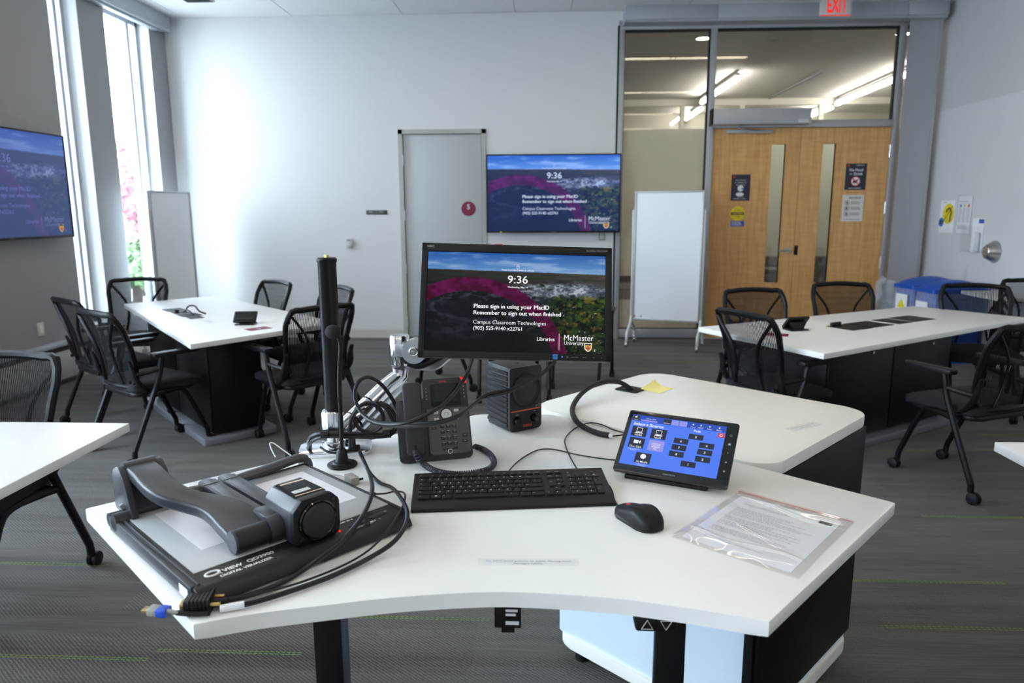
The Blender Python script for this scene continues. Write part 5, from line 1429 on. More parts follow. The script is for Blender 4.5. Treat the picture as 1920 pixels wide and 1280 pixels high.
obj('logo', MB(KP).text('Lenovo', w=0.026, at=(xp + 0.045, main[5][0] + 0.001, 0.0006)), M['charcoal'], kb, 'flat')
obj('status_lights', MB(KP).box((xp - 0.004, main[5][0] + 0.003, 0.0004), (0.003, 0.0015, 0.0004)).box((xp - 0.004, main[5][0] - 0.002, 0.0004), (0.003, 0.0015, 0.0004)), M['greyink'], kb)

# ================================================================== MOUSE
mp_ = [(0.159, 1.461, 0.865), (0.229, 1.343, 0.865)]
mf, mr_ = Vector(mp_[0]), Vector(mp_[1])
md = (mf - mr_).normalized()
ms = thing('computer_mouse', 'black computer mouse with a red scroll wheel right of the keyboard', 'mouse', tuple((mf + mr_) / 2), (0, 0, math.atan2(-md.x, md.y)))
ML, MW, MH = 0.062, 0.0335, 0.040
def msf(u, v):
    a = 2 * PI * u; e = 0.72
    cx_, sy_ = math.cos(a), math.sin(a)
    r = v
    x = MW * math.copysign(abs(cx_) ** e, cx_); y = ML * math.copysign(abs(sy_) ** e, sy_)
    k = math.sin(r * PI / 2) ** 0.55
    x *= k; y *= k
    x *= 1 - 0.10 * math.exp(-((y - 0.012) / 0.022) ** 2)
    pr = (0.60 + 0.42 * math.exp(-((y + 0.018) / 0.036) ** 2))
    z = MH * pr * math.cos(r * PI / 2) ** 0.42 if r < 1 else 0.003
    return (x, y, max(z, 0.003))
obj('shell', MB().grid(msf, 36, 16, closed_u=True).prism(rrect(MW * 1.85, ML * 1.85, 0.026, 6), 0.0, 0.004, 0.001), M['black'], ms)
obj('scroll_wheel', MB().lathe([(0.0, -0.0035), (0.0095, -0.0035), (0.0105, 0.0), (0.0095, 0.0035), (0.0, 0.0035)], 20, (0.0, 0.034, 0.0175), 'x'), M['red'], ms)
for s in (-1, 1):
    obj('side_grip', MB().grid(lambda u, v, s=s: (s * (MW * (0.985 - 0.10 * math.exp(-((-0.02 + 0.06 * u - 0.012) / 0.022) ** 2) - 0.10 * abs(2 * u - 1) ** 3) + 0.0012 - 0.003 * v), -0.02 + 0.062 * u, 0.005 + 0.011 * v * (1 - 0.5 * u)), 12, 4), M['charcoald'], ms)
obj('button_seam', MB().box((0, 0.042, 0.0228), (0.0008, 0.02, 0.002), rot=(-0.25, 0, 0)), M['lens'], ms)
obj('logo', MB(Matrix.Translation((0.0, -0.020, 0.0409)) @ Matrix.Rotation(math.radians(2), 4, 'X') @ Matrix.Rotation(math.radians(0), 4, 'Z')).text('Lenovo', w=0.020, at=(0, 0, 0)), M['charcoal'], ms, 'flat')
mc = [(mf.x + md.x * 0.0, mf.y + md.y * 0.0, 0.872)] + [(0.154, 1.503, 0.868), (0.154, 1.552, 0.868), (0.15, 1.587, 0.868), (0.142, 1.607, 0.868), (0.135, 1.631, 0.868)]
obj('mouse_cable', MB().tube(to_local(ms, mc), 0.0017, 6, 4), M['cable'], ms)

# ================================================================== TOUCH TABLET
tb = thing('touch_controller', 'black touch control panel with a blue screen of buttons on the desk', 'touch panel', (0.313, 1.6585, 0.9404 + 0.002), (math.radians(-51.0), math.radians(0.8), math.radians(-22.9)))
TBX = RX90
obj('housing', MB(TBX).prism(rrect(0.27, 0.18, 0.007, 4), -0.012, 0.0, 0.0025), M['blackg'], tb)
obj('back_shell', MB(TBX).prism(rrect(0.255, 0.165, 0.01, 4), -0.028, -0.010, 0.004), M['black'], tb)
obj('logo', MB(TBX).text('CRESTRON', w=0.028, at=(0.0, -0.0805, 0.0005), bold=.01), M['greyink'], tb, 'flat')
m = MB(TBX)
m.tube([(0.1205 + 0.0028 * math.cos(q), 0.052 + 0.0028 * math.sin(q), 0.0004) for q in [k * PI / 5 for k in range(10)]], 0.0004, 4, 1, closed=True)
m.poly([(0.1175, 0.0245, 0.0005), (0.1235, 0.0245, 0.0005), (0.1235, 0.0285, 0.0005), (0.1205, 0.031, 0.0005), (0.1175, 0.0285, 0.0005)])
m.text('?', h=0.006, at=(0.1205, 0.003, 0.0005), bold=.03)
m.poly([(0.1175, -0.0245, 0.0005), (0.1235, -0.0245, 0.0005), (0.1205, -0.0195, 0.0005)]).poly([(0.1175, -0.0455, 0.0005), (0.1205, -0.0505, 0.0005), (0.1235, -0.0455, 0.0005)])
obj('side_icons', m, M['greyink'], tb)
SM_ = mtx(tb).inverted() @ Matrix.LocRotScale(Vector((0.300, 1.655, DZT)), Euler((0, 0, math.radians(-22.9))), None)
obj('stand_foot', MB(SM_).span((-0.098, -0.052, 0.0), (0.098, 0.07, 0.010), 0.003), M['black'], tb)
obj('stand_wedge', MB(SM_ @ Matrix(((0, 0, 1, 0), (1, 0, 0, 0), (0, 1, 0, 0), (0, 0, 0, 1)))).prism([(-0.05, 0.010), (0.06, 0.010), (0.055, 0.055), (0.03, 0.058)], -0.07, 0.07, 0.002), M['black'], tb)
TAB = tb

# ================================================================== PLASTIC SLEEVE WITH A SHEET OF PAPER
sl_c = (0.444, 1.374)
ang = math.atan2(1.413 - 1.571, 0.642 - 0.449)
ppr = thing('instruction_sheet', 'white printed instruction sheet inside the clear plastic sleeve', 'paper', (sl_c[0], sl_c[1], DZT + 0.0004), (0, 0, ang))
obj('sheet', MB().box((-0.002, -0.004, 0.0003), (0.216, 0.272, 0.0006)), M['paper'], ppr)
m = MB(); r8 = random.Random(8)
m.lines(-0.085, 0.02, [0.095, 0.089], 0.0022, at=(0, 0, 0.0009), rng=r8)
for blk in (0.066, 0.042, 0.012, -0.014, -0.050):
    m.lines(-0.09, 0.085, [blk - 0.0058 * k for k in range(4)], 0.0020, at=(0, 0, 0.0009), jitter=.45, rng=r8)
m.lines(-0.08, 0.05, [-0.10, -0.106], 0.0018, at=(0, 0, 0.0009), rng=r8)
obj('print', m, M['lightink'], ppr, 'flat')
m = MB()
obj('map_block', MB().box((0.082, 0.108, 0.0009), (0.026, 0.014, 0.0002)), M['darkink'], ppr)
sv = thing('plastic_sleeve', 'clear zip top plastic sleeve with a red seal line on the desk', 'plastic sleeve', (sl_c[0], sl_c[1], DZT + 0.002), (0, 0, ang))
SW_, SL_ = 0.250, 0.312
nr = random.Random(2)
waves = [(nr.uniform(8, 60), nr.uniform(-40, 40), nr.uniform(0, 6.28), nr.uniform(.2, .7)) for _ in range(9)]
def slv(u, v):
    x, y = -SW_ / 2 + SW_ * u, -SL_ / 2 + SL_ * v
    e = min(1, 14 * min(u, 1 - u, v, 1 - v))
    z = 0
    for a, b, c, k in waves: z += k * math.sin(a * x + b * y + c)
    z = 0.0016 + 0.0014 * e * abs(z) * (0.25 + 1.3 * math.exp(-((v - 0.08) / 0.14) ** 2) + 1.2 * math.exp(-((v - 0.92) / 0.09) ** 2) + 0.8 * math.exp(-((u - 0.05) / 0.14) ** 2))
    # creases
    z += 0.0022 * e * math.exp(-((v - 0.16 - 0.25 * (1 - u) * .3 + 0.05 * math.sin(6 * u)) / 0.018) ** 2) + 0.002 * e * math.exp(-((v - 0.86 - 0.06 * math.sin(5 * u + 1)) / 0.014) ** 2) + 0.0016 * e * math.exp(-((v - .55 + .35 * u) / .012) ** 2) * math.exp(-((u - .5) / .2) ** 2)
    return (x, y, z)
obj('film', MB().grid(slv, 70, 90), M['sleeve'], sv)
obj('under_film', MB().poly([(-SW_ / 2, -SL_ / 2, -0.0017), (SW_ / 2, -SL_ / 2, -0.0017), (SW_ / 2, SL_ / 2, -0.0017), (-SW_ / 2, SL_ / 2, -0.0017)]), M['sleeve'], sv, 'flat')
obj('red_seal', MB().box((0, SL_ / 2 - 0.012, 0.0028), (SW_ - 0.002, 0.0014, 0.0004)), M['red'], sv)

# ================================================================== MICROPHONE
mk = thing('gooseneck_microphone', 'thin black gooseneck microphone on a round base before the pole', 'microphone', (-0.515, 1.708, DZT))
obj('base', MB().lathe([(0, 0), (0.036, 0), (0.038, 0.003), (0.037, 0.006), (0.024, 0.008), (0.022, 0.012), (0.017, 0.0125), (0.0155, 0.018), (0.0125, 0.04), (0.0085, 0.045), (0, 0.045)], 32), M['black'], mk)
obj('stem', MB().tube([(0, 0, 0.04), (0.002, 0, 0.12), (0.001, 0, 0.20), (0.006, 0, 0.27), (0.010, 0, 0.31), (0.004, -0.002, 0.338)], 0.0048, 10, 4, radii=[0.0048, 0.0048, 0.0048, 0.0052, 0.0050, 0.0045]), M['blackr'], mk)
obj('windscreen', MB().sphere((-0.006, -0.004, 0.345), 0.0185, (1.05, .9, 0.95), 20), M['fabric'], mk)

# ================================================================== DOCUMENT CAMERA
dc = thing('document_camera', 'folded grey document camera with a light box base on the left of the desk', 'document camera', (-0.5446, 1.040, DZT), (0, 0, math.atan2(.75, .661)))
YZX = Matrix(((0, 0, 1, 0), (1, 0, 0, 0), (0, 1, 0, 0), (0, 0, 0, 1)))
obj('base', MB(YZX).prism([(0.006, 0.001), (0.0, 0.006), (0.002, 0.012), (0.014, 0.028), (0.024, 0.031), (0.425, 0.031), (0.43, 0.026), (0.43, 0.001)], -0.012, 0.418, 0.003), M['charcoald'], dc)
obj('side_rail', MB().span((-0.016, 0.03, 0.004), (-0.006, 0.43, 0.033), 0.003).span((-0.004, 0.03, 0.026), (0.001, 0.42, 0.0345), 0.001), M['charcoal'], dc)
obj('light_box', MB().span((0.008, 0.074, 0.029), (0.412, 0.414, 0.0325), 0.001), M['lightbox'], dc)
obj('light_panel', MB().span((0.053, 0.150, 0.0322), (0.385, 0.376, 0.0328)), M['lightboxw'], dc)
obj('panel_rim', MB().span((0.412, 0.02, 0.029), (0.419, 0.425, 0.034), 0.001).span((0.0, 0.414, 0.029), (0.418, 0.422, 0.034), 0.001), M['charcoald'], dc)
m = MB()
m.tube([(0.030 + 0.012 * math.cos(q), 0.051 + 0.008 * math.sin(q), 0.0318) for q in [2 * PI * k / 20 for k in range(20)]], 0.0022, 6, 1, closed=True).box((0.040, 0.0435, 0.0318), (0.008, 0.002, 0.0006), rot=(0, 0, -.5))
m.text('VIEW', w=0.036, at=(0.064, 0.0485, 0.0318), bold=.03).text('QD3900', w=0.050, at=(0.116, 0.0495, 0.0318), bold=.02).text('DIGITAL VISUALIZER', w=0.094, at=(0.083, 0.0325, 0.0318), bold=.04)
m.text('LAMP', w=0.018, at=(0.307, 0.0125 + 0.013, 0.0316)).text('AUTO', w=0.018, at=(0.334, 0.012 + 0.013, 0.0316)).lines(0.285, 0.325, [0.066], 0.004, at=(0, 0, 0.0316)).text('T', h=0.006, at=(0.357, 0.028, 0.0316)).text('W', h=0.006, at=(0.385, 0.050, 0.0316)).lines(0.335, 0.350, [0.029], 0.004, at=(0, 0, 0.0316))
obj('lettering', m, M['whiteink'], dc, 'flat')
for x, y in ((0.300, 0.046), (0.325, 0.046), (0.325, 0.030)):
    obj('button', MB().lathe([(0, 0.0325), (0.006, 0.0325), (0.0075, 0.031)], 18, (x, y - 0.004, 0)), M['lens'], dc)
obj('zoom_rocker', MB().prism(rrect(0.040, 0.013, 0.006, 5, cx=0.364, cy=0.045), 0.0305, 0.0325, 0.0008), M['lens'], dc)
obj('red_light', MB().sphere((0.270, 0.036, 0.032), 0.0024, seg=10), M['led_red'], dc)
obj('side_tag', MB().box((-0.0175, 0.055, 0.017), (0.001, 0.035, 0.018), rot=(0, 0, 0)), M['paper'], dc)
# hinge block at the rear left and the folded main arm
hb = MB(YZX)
hb.prism(roundpoly([(0.375, 0.030), (0.480, 0.030), (0.478, 0.112), (0.440, 0.130), (0.412, 0.108)], [0.004, 0.01, 0.018, 0.02, 0.012], 5), 0.012, 0.024, 0.002)
hb.prism(roundpoly([(0.375, 0.030), (0.480, 0.030), (0.478, 0.112), (0.440, 0.130), (0.412, 0.108)], [0.004, 0.01, 0.018, 0.02, 0.012], 5), 0.086, 0.098, 0.002)
hb.prism(roundpoly([(0.39, 0.030), (0.472, 0.030), (0.470, 0.10), (0.425, 0.10)], 0.01, 4), 0.024, 0.086, 0.001)
obj('hinge_block', hb, M['charcoal'], dc)
obj('hinge_barrel', MB().cyl((0.024, 0.447, 0.112), (0.086, 0.447, 0.112), 0.0195, seg=22), M['charcoal'], dc)
# arm as swept flat bar
cpl = [(.054, .445, .113), (.054, .395, .110), (.054, .335, .101), (.064, .285, .092), (.092, .245, .082), (.112, .215, .077), (.122, .180, .071), (.125, .130, .060), (.126, .096, .052)]
cv_, _ = catmull([Vector(p) for p in cpl], [0] * len(cpl), 4, False)
rings = []
for i, p in enumerate(cv_):
    w = 0.030 + 0.012 * min(1, max(0, (i / len(cv_) - .45) / .35))
    h = 0.0125
    t_ = (cv_[min(i + 1, len(cv_) - 1)] - cv_[max(i - 1, 0)]).normalized()
    sd_ = Vector((1, 0, 0)); up_ = sd_.cross(-t_).normalized()
    if up_.z < 0: up_ = -up_
    rings.append([p + sd_ * x + up_ * y for x, y in rrect(w * 2, h * 2, 0.006, 3)])
obj('main_arm', MB().rings(rings), M['charcoal'], dc)
obj('arm_joint', MB().cyl((0.088, 0.092, 0.054), (0.176, 0.092, 0.054), 0.0215, seg=26), M['charcoald'], dc)
obj('joint_cap', MB().cyl((0.084, 0.092, 0.054), (0.0885, 0.092, 0.054), 0.0205, 0.0215, seg=26), M['charcoal'], dc)
cl_ = MB().cyl((0.150, 0.092, 0.056), (0.182, 0.092, 0.056), 0.0255, seg=26)
cl_.span((0.152, 0.092, 0.058), (0.182, 0.150, 0.082), 0.006)
obj('head_bracket', cl_, M['charcoal'], dc)
hd = MB(RX90)
outl = roundpoly([(0.178, 0.032), (0.262, 0.032), (0.265, 0.05), (0.265, 0.104), (0.252, 0.117), (0.192, 0.117), (0.176, 0.098), (0.175, 0.05)], 0.006, 3)
hd.prism(outl, -0.142, -0.040, 0.004)
h_ = obj('camera_head', hd, M['charcoal'], dc)
obj('head_cover', MB().rings([[Vector((x, y, z)) for x, y, z in r] for r in ([(0.190, 0.052, 0.1165), (0.254, 0.052, 0.1165), (0.250, 0.138, 0.1165), (0.194, 0.138, 0.1165)], [(0.194, 0.058, 0.1205), (0.250, 0.058, 0.1205), (0.246, 0.130, 0.1225), (0.198, 0.130, 0.1225)])]), M['blackg'], h_)
obj('front_ring', MB(RX90).prism(roundpoly([(0.176, 0.034), (0.264, 0.034), (0.268, 0.052), (0.268, 0.102), (0.252, 0.119), (0.192, 0.119), (0.173, 0.100), (0.172, 0.05)], 0.008, 4), -0.042, -0.030, 0.002), M['black'], h_)
obj('lens_ring', MB().lathe([(0.030, 0.030), (0.0385, 0.030), (0.0385, 0.026), (0.036, 0.024), (0.033, 0.026)], 36, (0.220, 0.0, 0.074), 'y'), M['blackg'], h_)
obj('lens_cap', MB().lathe([(0, 0.020), (0.030, 0.020), (0.0335, 0.023), (0.0335, 0.034)], 36, (0.220, 0.0, 0.074), 'y'), M['lens'], h_)
for x, z in ((0.185, 0.045), (0.256, 0.045), (0.256, 0.106), (0.185, 0.106)):
    obj('screw', MB().cyl((x, 0.0305, z), (x, 0.0285, z), 0.003, seg=10), M['lens'], h_)
obj('head_label', MB().box((0.214, 0.072, 0.1212), (0.034, 0.013, 0.0006), rot=(0.02, 0, 0)), M['silver'], h_)
# lamp arms folded along the rear edge
def lamp(sx, u0, u1, uf):
    a = MB()
    a.tube([(u0, 0.432, 0.040), (u0 + (u1 - u0) * 0.12, 0.430, 0.047), (u0 + (u1 - u0) * 0.5, 0.418, 0.046), (u1, 0.404, 0.046)], 0.014, 10, 3, flat=(0.75, 1.1), up=(0, 0, 1))
    l = obj('lamp_arm', a, M['charcoal'], dc)
    f = MB().prism(roundpoly([(uf - 0.017, 0.175), (uf + 0.017, 0.175), (uf + 0.018, 0.425), (uf - 0.018, 0.425)], [0.006, 0.006, 0.016, 0.016], 5), 0.036, 0.060, 0.006)
    obj('lamp_tube', f, M['charcoal'], l)
    obj('joint_line', MB().box((uf, 0.385, 0.0605), (0.034, 0.0015, 0.0006)), M['lens'], l)
lamp(1, 0.425, 0.236, 0.219)
lamp(-1, 0.010, 0.160, 0.176)
obj('rear_pivot', MB().cyl((-0.016, 0.402, 0.028), (0.014, 0.402, 0.028), 0.018, seg=18).cyl((-0.014, 0.438, 0.022), (0.012, 0.438, 0.022), 0.014, seg=16), M['charcoal'], dc)
obj('rear_pivot', MB().cyl((0.412, 0.428, 0.026), (0.434, 0.428, 0.026), 0.016, seg=18), M['charcoal'], dc)
# side plug with thin lead (lead is its own cable below)

# ================================================================== CABLES
def cable(name, label, pts, r, m='cable', extra=None, sub=6, seg=8):
    mb_ = MB().tube(pts, r, seg, sub)
    return solo(name, mb_, M[m], label, 'cable', 'black cables on the desk')
pa = [(-0.46, 1.674, 0.915), (-0.444, 1.66, 0.89), (-0.414, 1.59, 0.884), (-0.378, 1.465, 0.904), (-0.361, 1.369, 0.912), (-0.36, 1.281, 0.91), (-0.371, 1.203, 0.908), (-0.397, 1.176, 0.894), (-0.431, 1.156, 0.873), (-0.46, 1.104, 0.872), (-0.497, 1.07, 0.872), (-0.524, 1.048, 0.876)]
cable('display_cable', 'thick black display cable running over the document camera to the plug', pa, 0.0048)
pb = [(-0.459, 1.679, 0.905), (-0.427, 1.631, 0.879), (-0.389, 1.579, 0.872), (-0.347, 1.519, 0.884), (-0.305, 1.419, 0.901), (-0.276, 1.336, 0.907), (-0.27, 1.278, 0.902), (-0.287, 1.242, 0.886), (-0.324, 1.203, 0.874), (-0.374, 1.14, 0.872), (-0.431, 1.086, 0.872), (-0.468, 1.057, 0.872), (-0.487, 1.043, 0.873)]
hd_c = cable('video_cable', 'black cable curving round the right of the document camera to a white label', pb, 0.0046)
pc = [(-0.378, 1.481, 0.884), (-0.356, 1.49, 0.882), (-0.334, 1.498, 0.884), (-0.309, 1.468, 0.893), (-0.296, 1.41, 0.9), (-0.293, 1.326, 0.904), (-0.304, 1.259, 0.897), (-0.329, 1.227, 0.878), (-0.366, 1.177, 0.872), (-0.423, 1.116, 0.872), (-0.482, 1.077, 0.872), (-0.514, 1.053, 0.877)]
cable('power_lead', 'thin black power lead from the side plug of the document camera', pc, 0.0021)
solo('side_plug', MB().tube([(-0.397, 1.48, 0.884), (-0.387, 1.481, 0.884), (-0.375, 1.481, 0.884)], 0.004, 10, 0), M['black'], 'small black plug in the right side of the document camera', 'plug')
t = thing('grey_connector', 'grey connector block with a light lead beside the document camera', 'connector', tuple([(-0.459, 1.592, 0.865)][0]), (0, 0, math.radians(40)))
obj('shell', MB().box((0, 0, 0.010), (0.022, 0.040, 0.018), 0.003), M['greyplug'], t)
obj('thumb_screw', MB().cyl((0.012, -0.014, 0.010), (0.022, -0.014, 0.010), 0.003, seg=10), M['black'], t)
obj('lead', MB().tube([(-0.004, 0.018, 0.012), (-0.012, 0.045, 0.010), (-0.03, 0.075, 0.006)], 0.0035, 8), M['whitecable'], t)
# the big video plug at the desk corner
vp0, vp1 = [Vector(p) for p in [(-0.585, 1.034, 0.877), (-0.531, 1.043, 0.877)]]
vd = (vp1 - vp0).normalized()
t = thing('display_plug', 'black ribbed display plug lying at the left front corner of the desk', 'plug', tuple((vp0 + vp1) / 2 - Vector((0, 0, 0.012))), (0, 0, math.atan2(vd.y, vd.x)))
vl = (vp1 - vp0).length * 1.15
m = MB()
m.span((-vl / 2 + 0.010, -0.020, 0.0), (vl / 2 - 0.012, 0.020, 0.026), 0.004)
for k in range(6): m.box((-vl / 2 + 0.02 + k * 0.006, 0, 0.013), (0.003, 0.0415, 0.0275), 0.001, seg=1)
m.cyl((vl / 2 - 0.014, 0, 0.011), (vl / 2 + 0.012, 0, 0.011), 0.0085, 0.0055, seg=12)
obj('shell', m, M['black'], t)
obj('socket', MB().span((-vl / 2 + 0.002, -0.011, 0.004), (-vl / 2 + 0.014, 0.011, 0.017), 0.002), M['gold'], t)
for y in (-0.0125, 0.0125): obj('thumb_screw', MB().cyl((vl / 2 - 0.016, y, 0.015), (vl / 2 + 0.004, y, 0.015), 0.003, seg=10), M['gold'], t)
# white label tag on the cable
wl = [Vector(p) for p in [(-0.521, 1.029, 0.873), (-0.487, 1.043, 0.873)]]
solo('cable_tag', MB().tube(wl, 0.0062, 10, 0), M['paper'], 'white paper tag wrapped round the cable at the desk front corner', 'tag')
# blue plug hanging just over the left edge
bp0, bp1 = [Vector(p) for p in [(-0.642, 1.021, 0.874), (-0.58, 1.013, 0.874)]]
bd = (bp1 - bp0).normalized(); bl = (bp1 - bp0).length
t = thing('blue_plug', 'blue and grey metal tipped plug poking out over the left desk edge', 'plug', tuple((bp0 + bp1) / 2), (0, 0, math.atan2(bd.y, bd.x)))
obj('metal_tip', MB().span((-bl / 2, -0.0065, -0.0025), (-bl / 2 + 0.014, 0.0065, 0.0025), 0.0006), M['gold'], t)
obj('grey_body', MB().span((-bl / 2 + 0.010, -0.009, -0.006), (-bl / 2 + 0.028, 0.009, 0.006), 0.002).tube([(0.006, 0, 0), (bl / 2, 0, 0)], 0.006, 10, 0, radii=[0.008, 0.004], flat=(.7, 1)), M['greyplug'], t)
obj('blue_shell', MB().span((-bl / 2 + 0.026, -0.0095, -0.0065), (0.013, 0.0095, 0.0065), 0.002), M['blueplug'], t)
obj('lead', MB().tube([(bl / 2 - 0.004, 0, 0), (bl / 2 + 0.022, 0.004, -0.002), (bl / 2 + 0.045, 0.010, -0.002)], 0.0042, 8), M['black'], t)

# cables tied to the monitor arm
def Y_(l): return l
ca = [(-0.192, 1.83, 1.119), (-0.209, 1.8, 1.074), (-0.246, 1.72, 1.033), (-0.293, 1.655, 1.013), (-0.35, 1.645, 0.996), (-0.422, 1.7, 0.982), (-0.476, 1.76, 0.992), (-0.495, 1.78, 1.029), (-0.487, 1.79, 1.063), (-0.461, 1.8, 1.074), (-0.432, 1.82, 1.048), (-0.407, 1.84, 0.999), (-0.396, 1.85, 0.961)]
cable('monitor_cable', 'black cable drooping from the monitor and looping over the metal arm', ca, 0.0052)
cb1 = [(0.026, 1.84, 1.11), (-0.026, 1.82, 1.068), (-0.094, 1.8, 1.038), (-0.156, 1.76, 1.033), (-0.185, 1.7, 1.024), (-0.219, 1.655, 1.008), (-0.283, 1.645, 0.993), (-0.355, 1.68, 0.978), (-0.433, 1.76, 0.959), (-0.468, 1.8, 0.957)]
cable('monitor_cable', 'black cable from the right of the monitor passing across the speaker', cb1, 0.0042)
cb2 = [(x + 0.007, y + 0.006, z + 0.0085 - 0.004 * k / 9) for k, (x, y, z) in enumerate(cb1)]
cable('monitor_cable', 'second black lead lying along the cable across the speaker', cb2, 0.0030)
def ring(cx_, cy_, rx, ry, Y, n=14, ph=0, dY=0.0, turns=1.0):
    return [(cx_ + rx * math.cos(ph + 2 * PI * turns * k / n), cy_ + ry * math.sin(ph + 2 * PI * turns * k / n), Y + dY * k / n) for k in range(n + 1)]
co1 = [(-0.518, 1.8, 0.871), (-0.518, 1.8, 0.921), (-0.511, 1.8, 0.965), (-0.486, 1.8, 0.997), (-0.463, 1.81, 1.001), (-0.441, 1.82, 0.984), (-0.434, 1.83, 0.954), (-0.445, 1.83, 0.926), (-0.472, 1.83, 0.914), (-0.5, 1.83, 0.925), (-0.515, 1.835, 0.95), (-0.509, 1.84, 0.976), (-0.487, 1.845, 0.989), (-0.465, 1.85, 0.987)]
cable('coiled_cable', 'black cable coiled in rings below the metal arm', co1, 0.0055)
co2 = [(-0.455, 1.845, 0.996), (-0.429, 1.845, 0.977), (-0.412, 1.84, 0.948), (-0.404, 1.83, 0.931), (-0.418, 1.81, 0.92), (-0.453, 1.79, 0.921), (-0.503, 1.765, 0.932), (-0.556, 1.755, 0.936), (-0.599, 1.765, 0.928), (-0.627, 1.79, 0.905), (-0.637, 1.83, 0.874), (-0.612, 1.85, 0.858), (-0.56, 1.855, 0.863), (-0.537, 1.84, 0.887)]
cable('coiled_cable', 'black cable wound round the foot of the pole, upper turn', co2, 0.0050)
co3 = [(-0.447, 1.85, 0.994), (-0.419, 1.85, 0.978), (-0.4, 1.84, 0.943), (-0.4, 1.82, 0.925), (-0.419, 1.8, 0.915), (-0.464, 1.775, 0.919), (-0.529, 1.757, 0.926), (-0.579, 1.757, 0.924), (-0.614, 1.775, 0.905), (-0.633, 1.8, 0.878)]
cable('coiled_cable', 'black cable wound round the foot of the pole, lower turn', co3, 0.0050)
co4 = [(-0.591, 1.772, 0.891), (-0.566, 1.762, 0.882), (-0.532, 1.762, 0.878), (-0.515, 1.775, 0.885), (-0.515, 1.79, 0.91), (-0.52, 1.8, 0.939)]
cable('coiled_cable', 'thin black cable hanging in a loop before the pole collar', co4, 0.0032)
kn = [(-0.513, 1.8, 0.921), (-0.51, 1.8, 0.883), (-0.503, 1.8, 0.871)]
cable('cable_bundle', 'black cable dropping from the coil to the strap', kn, 0.0075)
for (c_, lb) in (([(-0.504, 1.797, 0.878)][0], 'black strap knot where the cables leave the coil'), ([(-0.42, 1.805, 0.918)][0], 'dark strap round the coiled cables under the arm'), ([(-0.57, 1.755, 0.932)][0], 'dark strap round the cables before the pole')):
    solo('cable_strap', MB().tube([Vector(c_) + Vector((-0.010, 0, 0)), Vector(c_) + Vector((0.010, 0, 0.002))], 0.0115, 12, 0, flat=(1, .8)), M['blackr'], lb, 'strap')
# cabinet to desk sleeve, keyboard leads
gs = [(0.31, 2.492, 0.866), (0.29, 2.487, 0.885), (0.258, 2.47, 0.904), (0.206, 2.44, 0.913), (0.156, 2.4, 0.905), (0.113, 2.33, 0.889), (0.086, 2.22, 0.876)] + [(0.091, 2.062, 0.884), (0.118, 2.026, 0.872), (0.152, 1.976, 0.872), (0.181, 1.957, 0.872)]
cable('sleeved_cable', 'thick braided cable arching from the cabinet plate down to the desk', gs, 0.0085, 'cableb')
solo('cable_end', MB().tube([(0.179, 1.959, 0.872), (0.19, 1.95, 0.872)], 0.0062, 10, 0), M['whitecable'], 'white end ring of the braided cable behind the touch panel', 'cable')
cable('panel_lead', 'thin black lead from the braided cable to the back of the touch panel', [(0.188, 1.952, 0.872), (0.211, 1.957, 0.873), (0.232, 1.961, 0.878), (0.248, 1.924, 0.884)], 0.0022)
cable('keyboard_lead', 'thin black lead arching from the keyboard to behind the touch panel', [(-0.09, 1.637, 0.88), (-0.074, 1.731, 0.869), (-0.048, 1.795, 0.868), (-0.015, 1.84, 0.868), (0.025, 1.842, 0.868), (0.088, 1.801, 0.868), (0.149, 1.775, 0.868), (0.195, 1.763, 0.868)], 0.0018)
cable('keyboard_lead', 'thin black lead looping up from the keyboard towards the braided cable', [(0.078, 1.65, 0.884), (0.066, 1.778, 0.868), (0.056, 1.865, 0.868), (0.056, 1.939, 0.868), (0.084, 2.027, 0.868), (0.131, 2.091, 0.868), (0.169, 2.076, 0.868), (0.199, 2.024, 0.868), (0.235, 1.987, 0.87)], 0.0018)
cable('white_wire', 'thin white wire loop standing at the rear left desk edge', [(-0.666, 1.77, 0.865), (-0.69, 1.775, 0.88), (-0.715, 1.775, 0.899), (-0.724, 1.77, 0.901), (-0.717, 1.76, 0.888), (-0.704, 1.75, 0.871)], 0.0016, 'whitecable')

